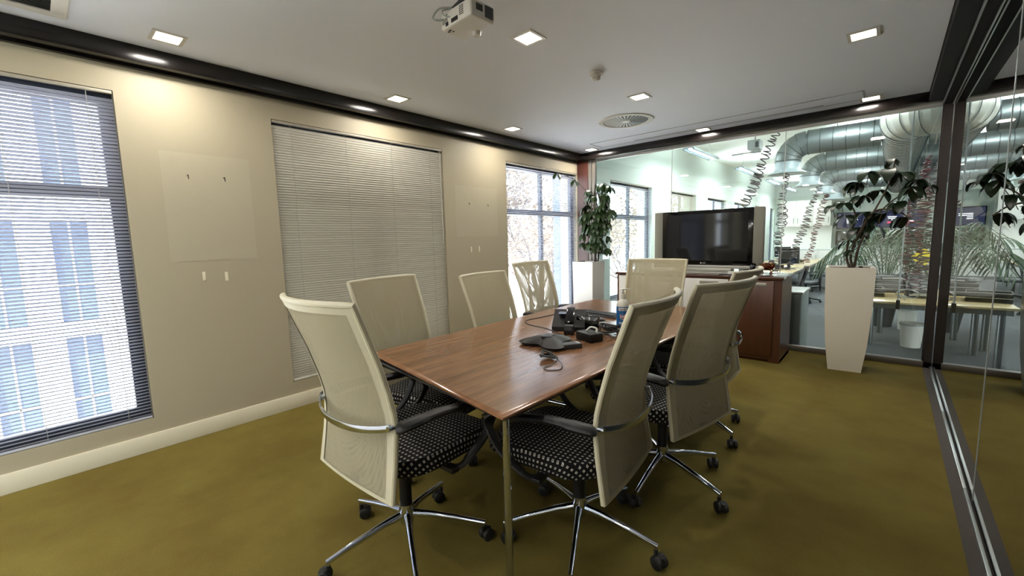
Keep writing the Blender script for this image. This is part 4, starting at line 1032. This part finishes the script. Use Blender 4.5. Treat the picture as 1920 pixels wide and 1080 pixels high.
# palm
t = thing('potted_palm', 'green palm with arching fronds behind the pale desk', 'potted plant', (3.62, 9.75, OF))
G().lathe([(0, 0), (.13, 0), (.19, .42), (.2, .43), (.18, .43), (.16, .36), (0, .36)], 28).out('pot', M_darkgrey, t)
g = G(); lf = G(); r_ = random.Random(8)
for k in range(20):
    a = k*2.4+r_.uniform(-.2, .2); reach = r_.uniform(.55, 1.05); hh = r_.uniform(1.25, 1.75)
    pts = bez([(0, 0, .36), (math.cos(a)*reach*.18, math.sin(a)*reach*.18, hh*.72), (math.cos(a)*reach*.55, math.sin(a)*reach*.55, hh), (math.cos(a)*reach, math.sin(a)*reach, hh*.72)], 8)
    g.tube(pts, .006, 5)
    for i in range(9, len(pts)):
        d = (pts[i]-pts[i-1]).normalized(); s_ = d.cross(Vector((0, 0, 1))).normalized(); L = .34*math.sin(math.pi*(i-6)/(len(pts)-3))+.06
        for sg in (-1, 1): leaf(lf, pts[i], s_*sg+d*.55, L, .022, 1.1, 4)
g.out('stems', M_palm, t); tag(lf.out('foliage', M_palm, t, 80, recalc=False), kind='stuff')
# end wall cabinets, screens, clocks
t = thing('tall_cupboards', 'white built-in upper cupboards on the office end wall', 'cupboard', (1.05, YE-.0, 1.57))
G().box(-.85, .85, -.33, -.025, 0, 1.03).out('carcass', M_white, t)
for k in range(3):
    x = -.85+k*.567; d = G().box(x+.004, x+.562, -.352, -.33, .01, 1.02, .003).out('door', M_white, t)
    G().cyl((x+(.50 if k != 1 else .07), -.37, .12), (x+(.50 if k != 1 else .07), -.37, .34), .008, n=8).out('handle', M_deskmetal, d)
t = thing('base_cupboards', 'long white base cupboards with worktop along the office end wall', 'cupboard', (4.0, YE, OF))
G().box(-3.7, 3.4, -.55, -.025, .1, .97).out('carcass', M_white, t); G().box(-3.72, 3.42, -.58, -.025, .97, 1.0).out('worktop', M_office_ceiling, t); G().box(-3.7, 3.4, -.5, -.025, 0, .1).out('plinth', M_deskmetal, t)
for k in range(11):
    x = -3.68+k*.64; d = G().box(x+.005, x+.635, -.57, -.55, .12, .95, .003).out('door', M_white, t)
    G().cyl((x+.56, -.59, .55), (x+.56, -.59, .78), .008, n=8).out('handle', M_deskmetal, d)
st('wall_office_splashback', G().box(.2, 1.93, YE-.02, YE-.001, .68, 1.57), M_white)
def wallscreen(x0, x1, z0, z1, lab, accent, seed, on=True):
    t = thing('wall_screen', lab, 'screen', ((x0+x1)/2, YE+.42, z0), 0, 'screens in the office niche'); a = (x1-x0)/2
    G().box(-a, a, -.03, .03, 0, z1-z0, .01).out('bezel', M_blackgloss, t)
    if on:
        Ms = mat('lit_screen_navy', (10, 12, 30), .2, emit=((34, 38, 78), .55)); G().box(-a+.03, a-.03, -.034, -.03, .03, z1-z0-.03).out('picture', Ms, t)
        r_ = random.Random(seed); g = G()
        for k in range(4):
            L = r_.uniform(.18, .5)*a*1.4; x = r_.uniform(-a*.5, 0) if seed != 2 else -a*.4; g.box(x, x+L, -.037, -.034, (z1-z0)*(.62-.09*k), (z1-z0)*(.62-.09*k)+.022)
        g.out('text_lines', mat('lit_text', (250, 250, 255), .5, emit=((245, 240, 250), 1.6)), t)
        if accent: G().box(-a*.45, a*.6, -.036, -.034, (z1-z0)*.28, (z1-z0)*.36).out('red_band', mat('lit_red', (200, 40, 80), .5, emit=((220, 50, 90), 1.3)), t)
wallscreen(2.03, 3.05, 1.42, 2.06, 'lit navy wall screen, upper left one of four on the office end wall', False, 2)
wallscreen(3.15, 4.55, 1.42, 2.06, 'lit wall screen with red band, upper right one on the office end wall', True, 4)
wallscreen(2.03, 3.05, .78, 1.36, 'dark wall screen, lower left one on the office end wall', False, 1, False)
wallscreen(3.15, 4.55, .78, 1.36, 'dark wall screen, lower right one on the office end wall', False, 1, False)
def clock(x, z, lab, hand):
    t = thing('wall_clock', lab, 'clock', (x, YE, z), 0, 'round clocks on the office end wall')
    Mx = Matrix.Rotation(R(90), 4, 'X')
    G().lathe([(.13, .0), (.155, .0), (.155, .04), (.14, .045), (.13, .03)], 40, M=Mx).out('rim', M_deskmetal, t)
    G().lathe([(0, .02), (.14, .02)], 40, M=Mx).out('face', M_white, t)
    g = G()
    for a, L in ((hand, .075), (hand+200, .11)): g.box(-.004, .004, -.024, -.021, 0, L, M=Matrix.Rotation(R(a), 4, 'Y'))
    g.out('hands', M_black, t)
clock(4.36, 2.82, 'round wall clock above the red-banded wall screen', 70); clock(2.47, 2.82, 'round wall clock above the left wall screens, showing in the side glass', 100)
# monitors, laptops and chairs in the office row
mon = None
for i, (x, y, rz, lab) in enumerate(((1.55, 10.0, 55, 'tilted dark monitor nearest the glass on the window desks'), (1.30, 11.3, 60, 'dark monitor behind the first coiled cable'), (1.72, 13.0, 30, 'tilted grey monitor on the desks left of the second coiled cable'),
                                     (1.45, 15.0, 20, 'dark monitor farther along the window desks'), (1.0, 16.6, 25, 'dark monitor at the far end of the window desks'))):
    if mon is None:
        mon = t = thing('desk_monitor', lab, 'monitor', (x, y, DZ), R(rz), 'monitors on the window desks')
        G().box(-.24, .24, -.018, .018, .12, .46, .006, M=Matrix.Rotation(R(-8), 4, 'X')).out('display', M_darkgrey, t)
        G().box(-.03, .03, .0, .03, .0, .2).box(-.12, .12, -.08, .08, 0, .012, .004).out('stand', M_black, t)
        G().box(-.225, .225, -.0205, -.018, .135, .445, M=Matrix.Rotation(R(-8), 4, 'X')).out('screen', M_screen, t)
    else: copy_thing(mon, (x, y, DZ), R(rz), lab)
tc_ = None
for i, (x, y, rz, lab) in enumerate(((2.15, 9.9, 100, 'dark office task chair beside the nearest window desk'), (2.2, 12.2, 80, 'dark office task chair beside the second window desk'), (2.25, 14.6, 95, 'dark office task chair beside the third window desk'))):
    if tc_ is None:
        tc_ = t = thing('task_chair', lab, 'chair', (x, y, OF), R(rz), 'dark task chairs in the office')
        G().box(-.24, .24, -.2, .26, .43, .50, .03, 3).out('seat', M_darkgrey, t)
        G().grid(lambda u, v: Vector(((2*u-1)*.22, -.24-.10*v+.05*(2*u-1)**2, .58+.42*v)), 10, 8).grid(lambda u, v: Vector(((2*u-1)*.22, -.27-.10*v+.05*(2*u-1)**2, .58+.42*v)), 10, 8).out('backrest', M_darkgrey, t)
        G().tube([(0, -.1, .42), (0, -.26, .44), (0, -.29, .62)], .02, 8).out('back_support', M_black, t)
        G().cyl((0, 0, .1), (0, 0, .43), .025, n=12).out('gas_column', M_black, t)
        g = G()
        for k in range(5): a = R(72*k); g.tube([(0, 0, .12), (.3*math.cos(a), .3*math.sin(a), .06)], .018, 8); g.lathe([(0, 0), (.02, 0), (.028, .02), (.02, .05), (0, .05)], 10, (.3*math.cos(a), .3*math.sin(a), 0))
        g.out('base', M_black, t)
    else: copy_thing(tc_, (x, y, OF), R(rz), lab)
# small clutter on the window desks
r_ = random.Random(12)
for i in range(7):
    y = 9.6+i*1.05; t = thing('file_box', 'x', 'box', (1.55-(i % 3)*.28, y, DZ), R(r_.uniform(-20, 20)), 'boxes on the window desks')
    t['label'] = ['small black box on the window desks nearest the copper bowl', 'low pale box on the window desks, second from the glass', 'dark box under the hanging cable on the window desks', 'pale box in the middle of the window desks', 'black box beyond the middle of the window desks', 'pale box near the far monitors on the window desks', 'dark box at the far end of the window desks'][i]
    s = r_.uniform(.07, .12); G().box(-s, s, -s*.8, s*.8, 0, r_.uniform(.05, .13), .006).out('body', [M_black, M_lightgrey, M_darkgrey][i % 3], t)
    G().box(-s*.7, s*.7, -s*.8-.002, -s*.8, .02, .035).out('label_strip', M_silver, t)
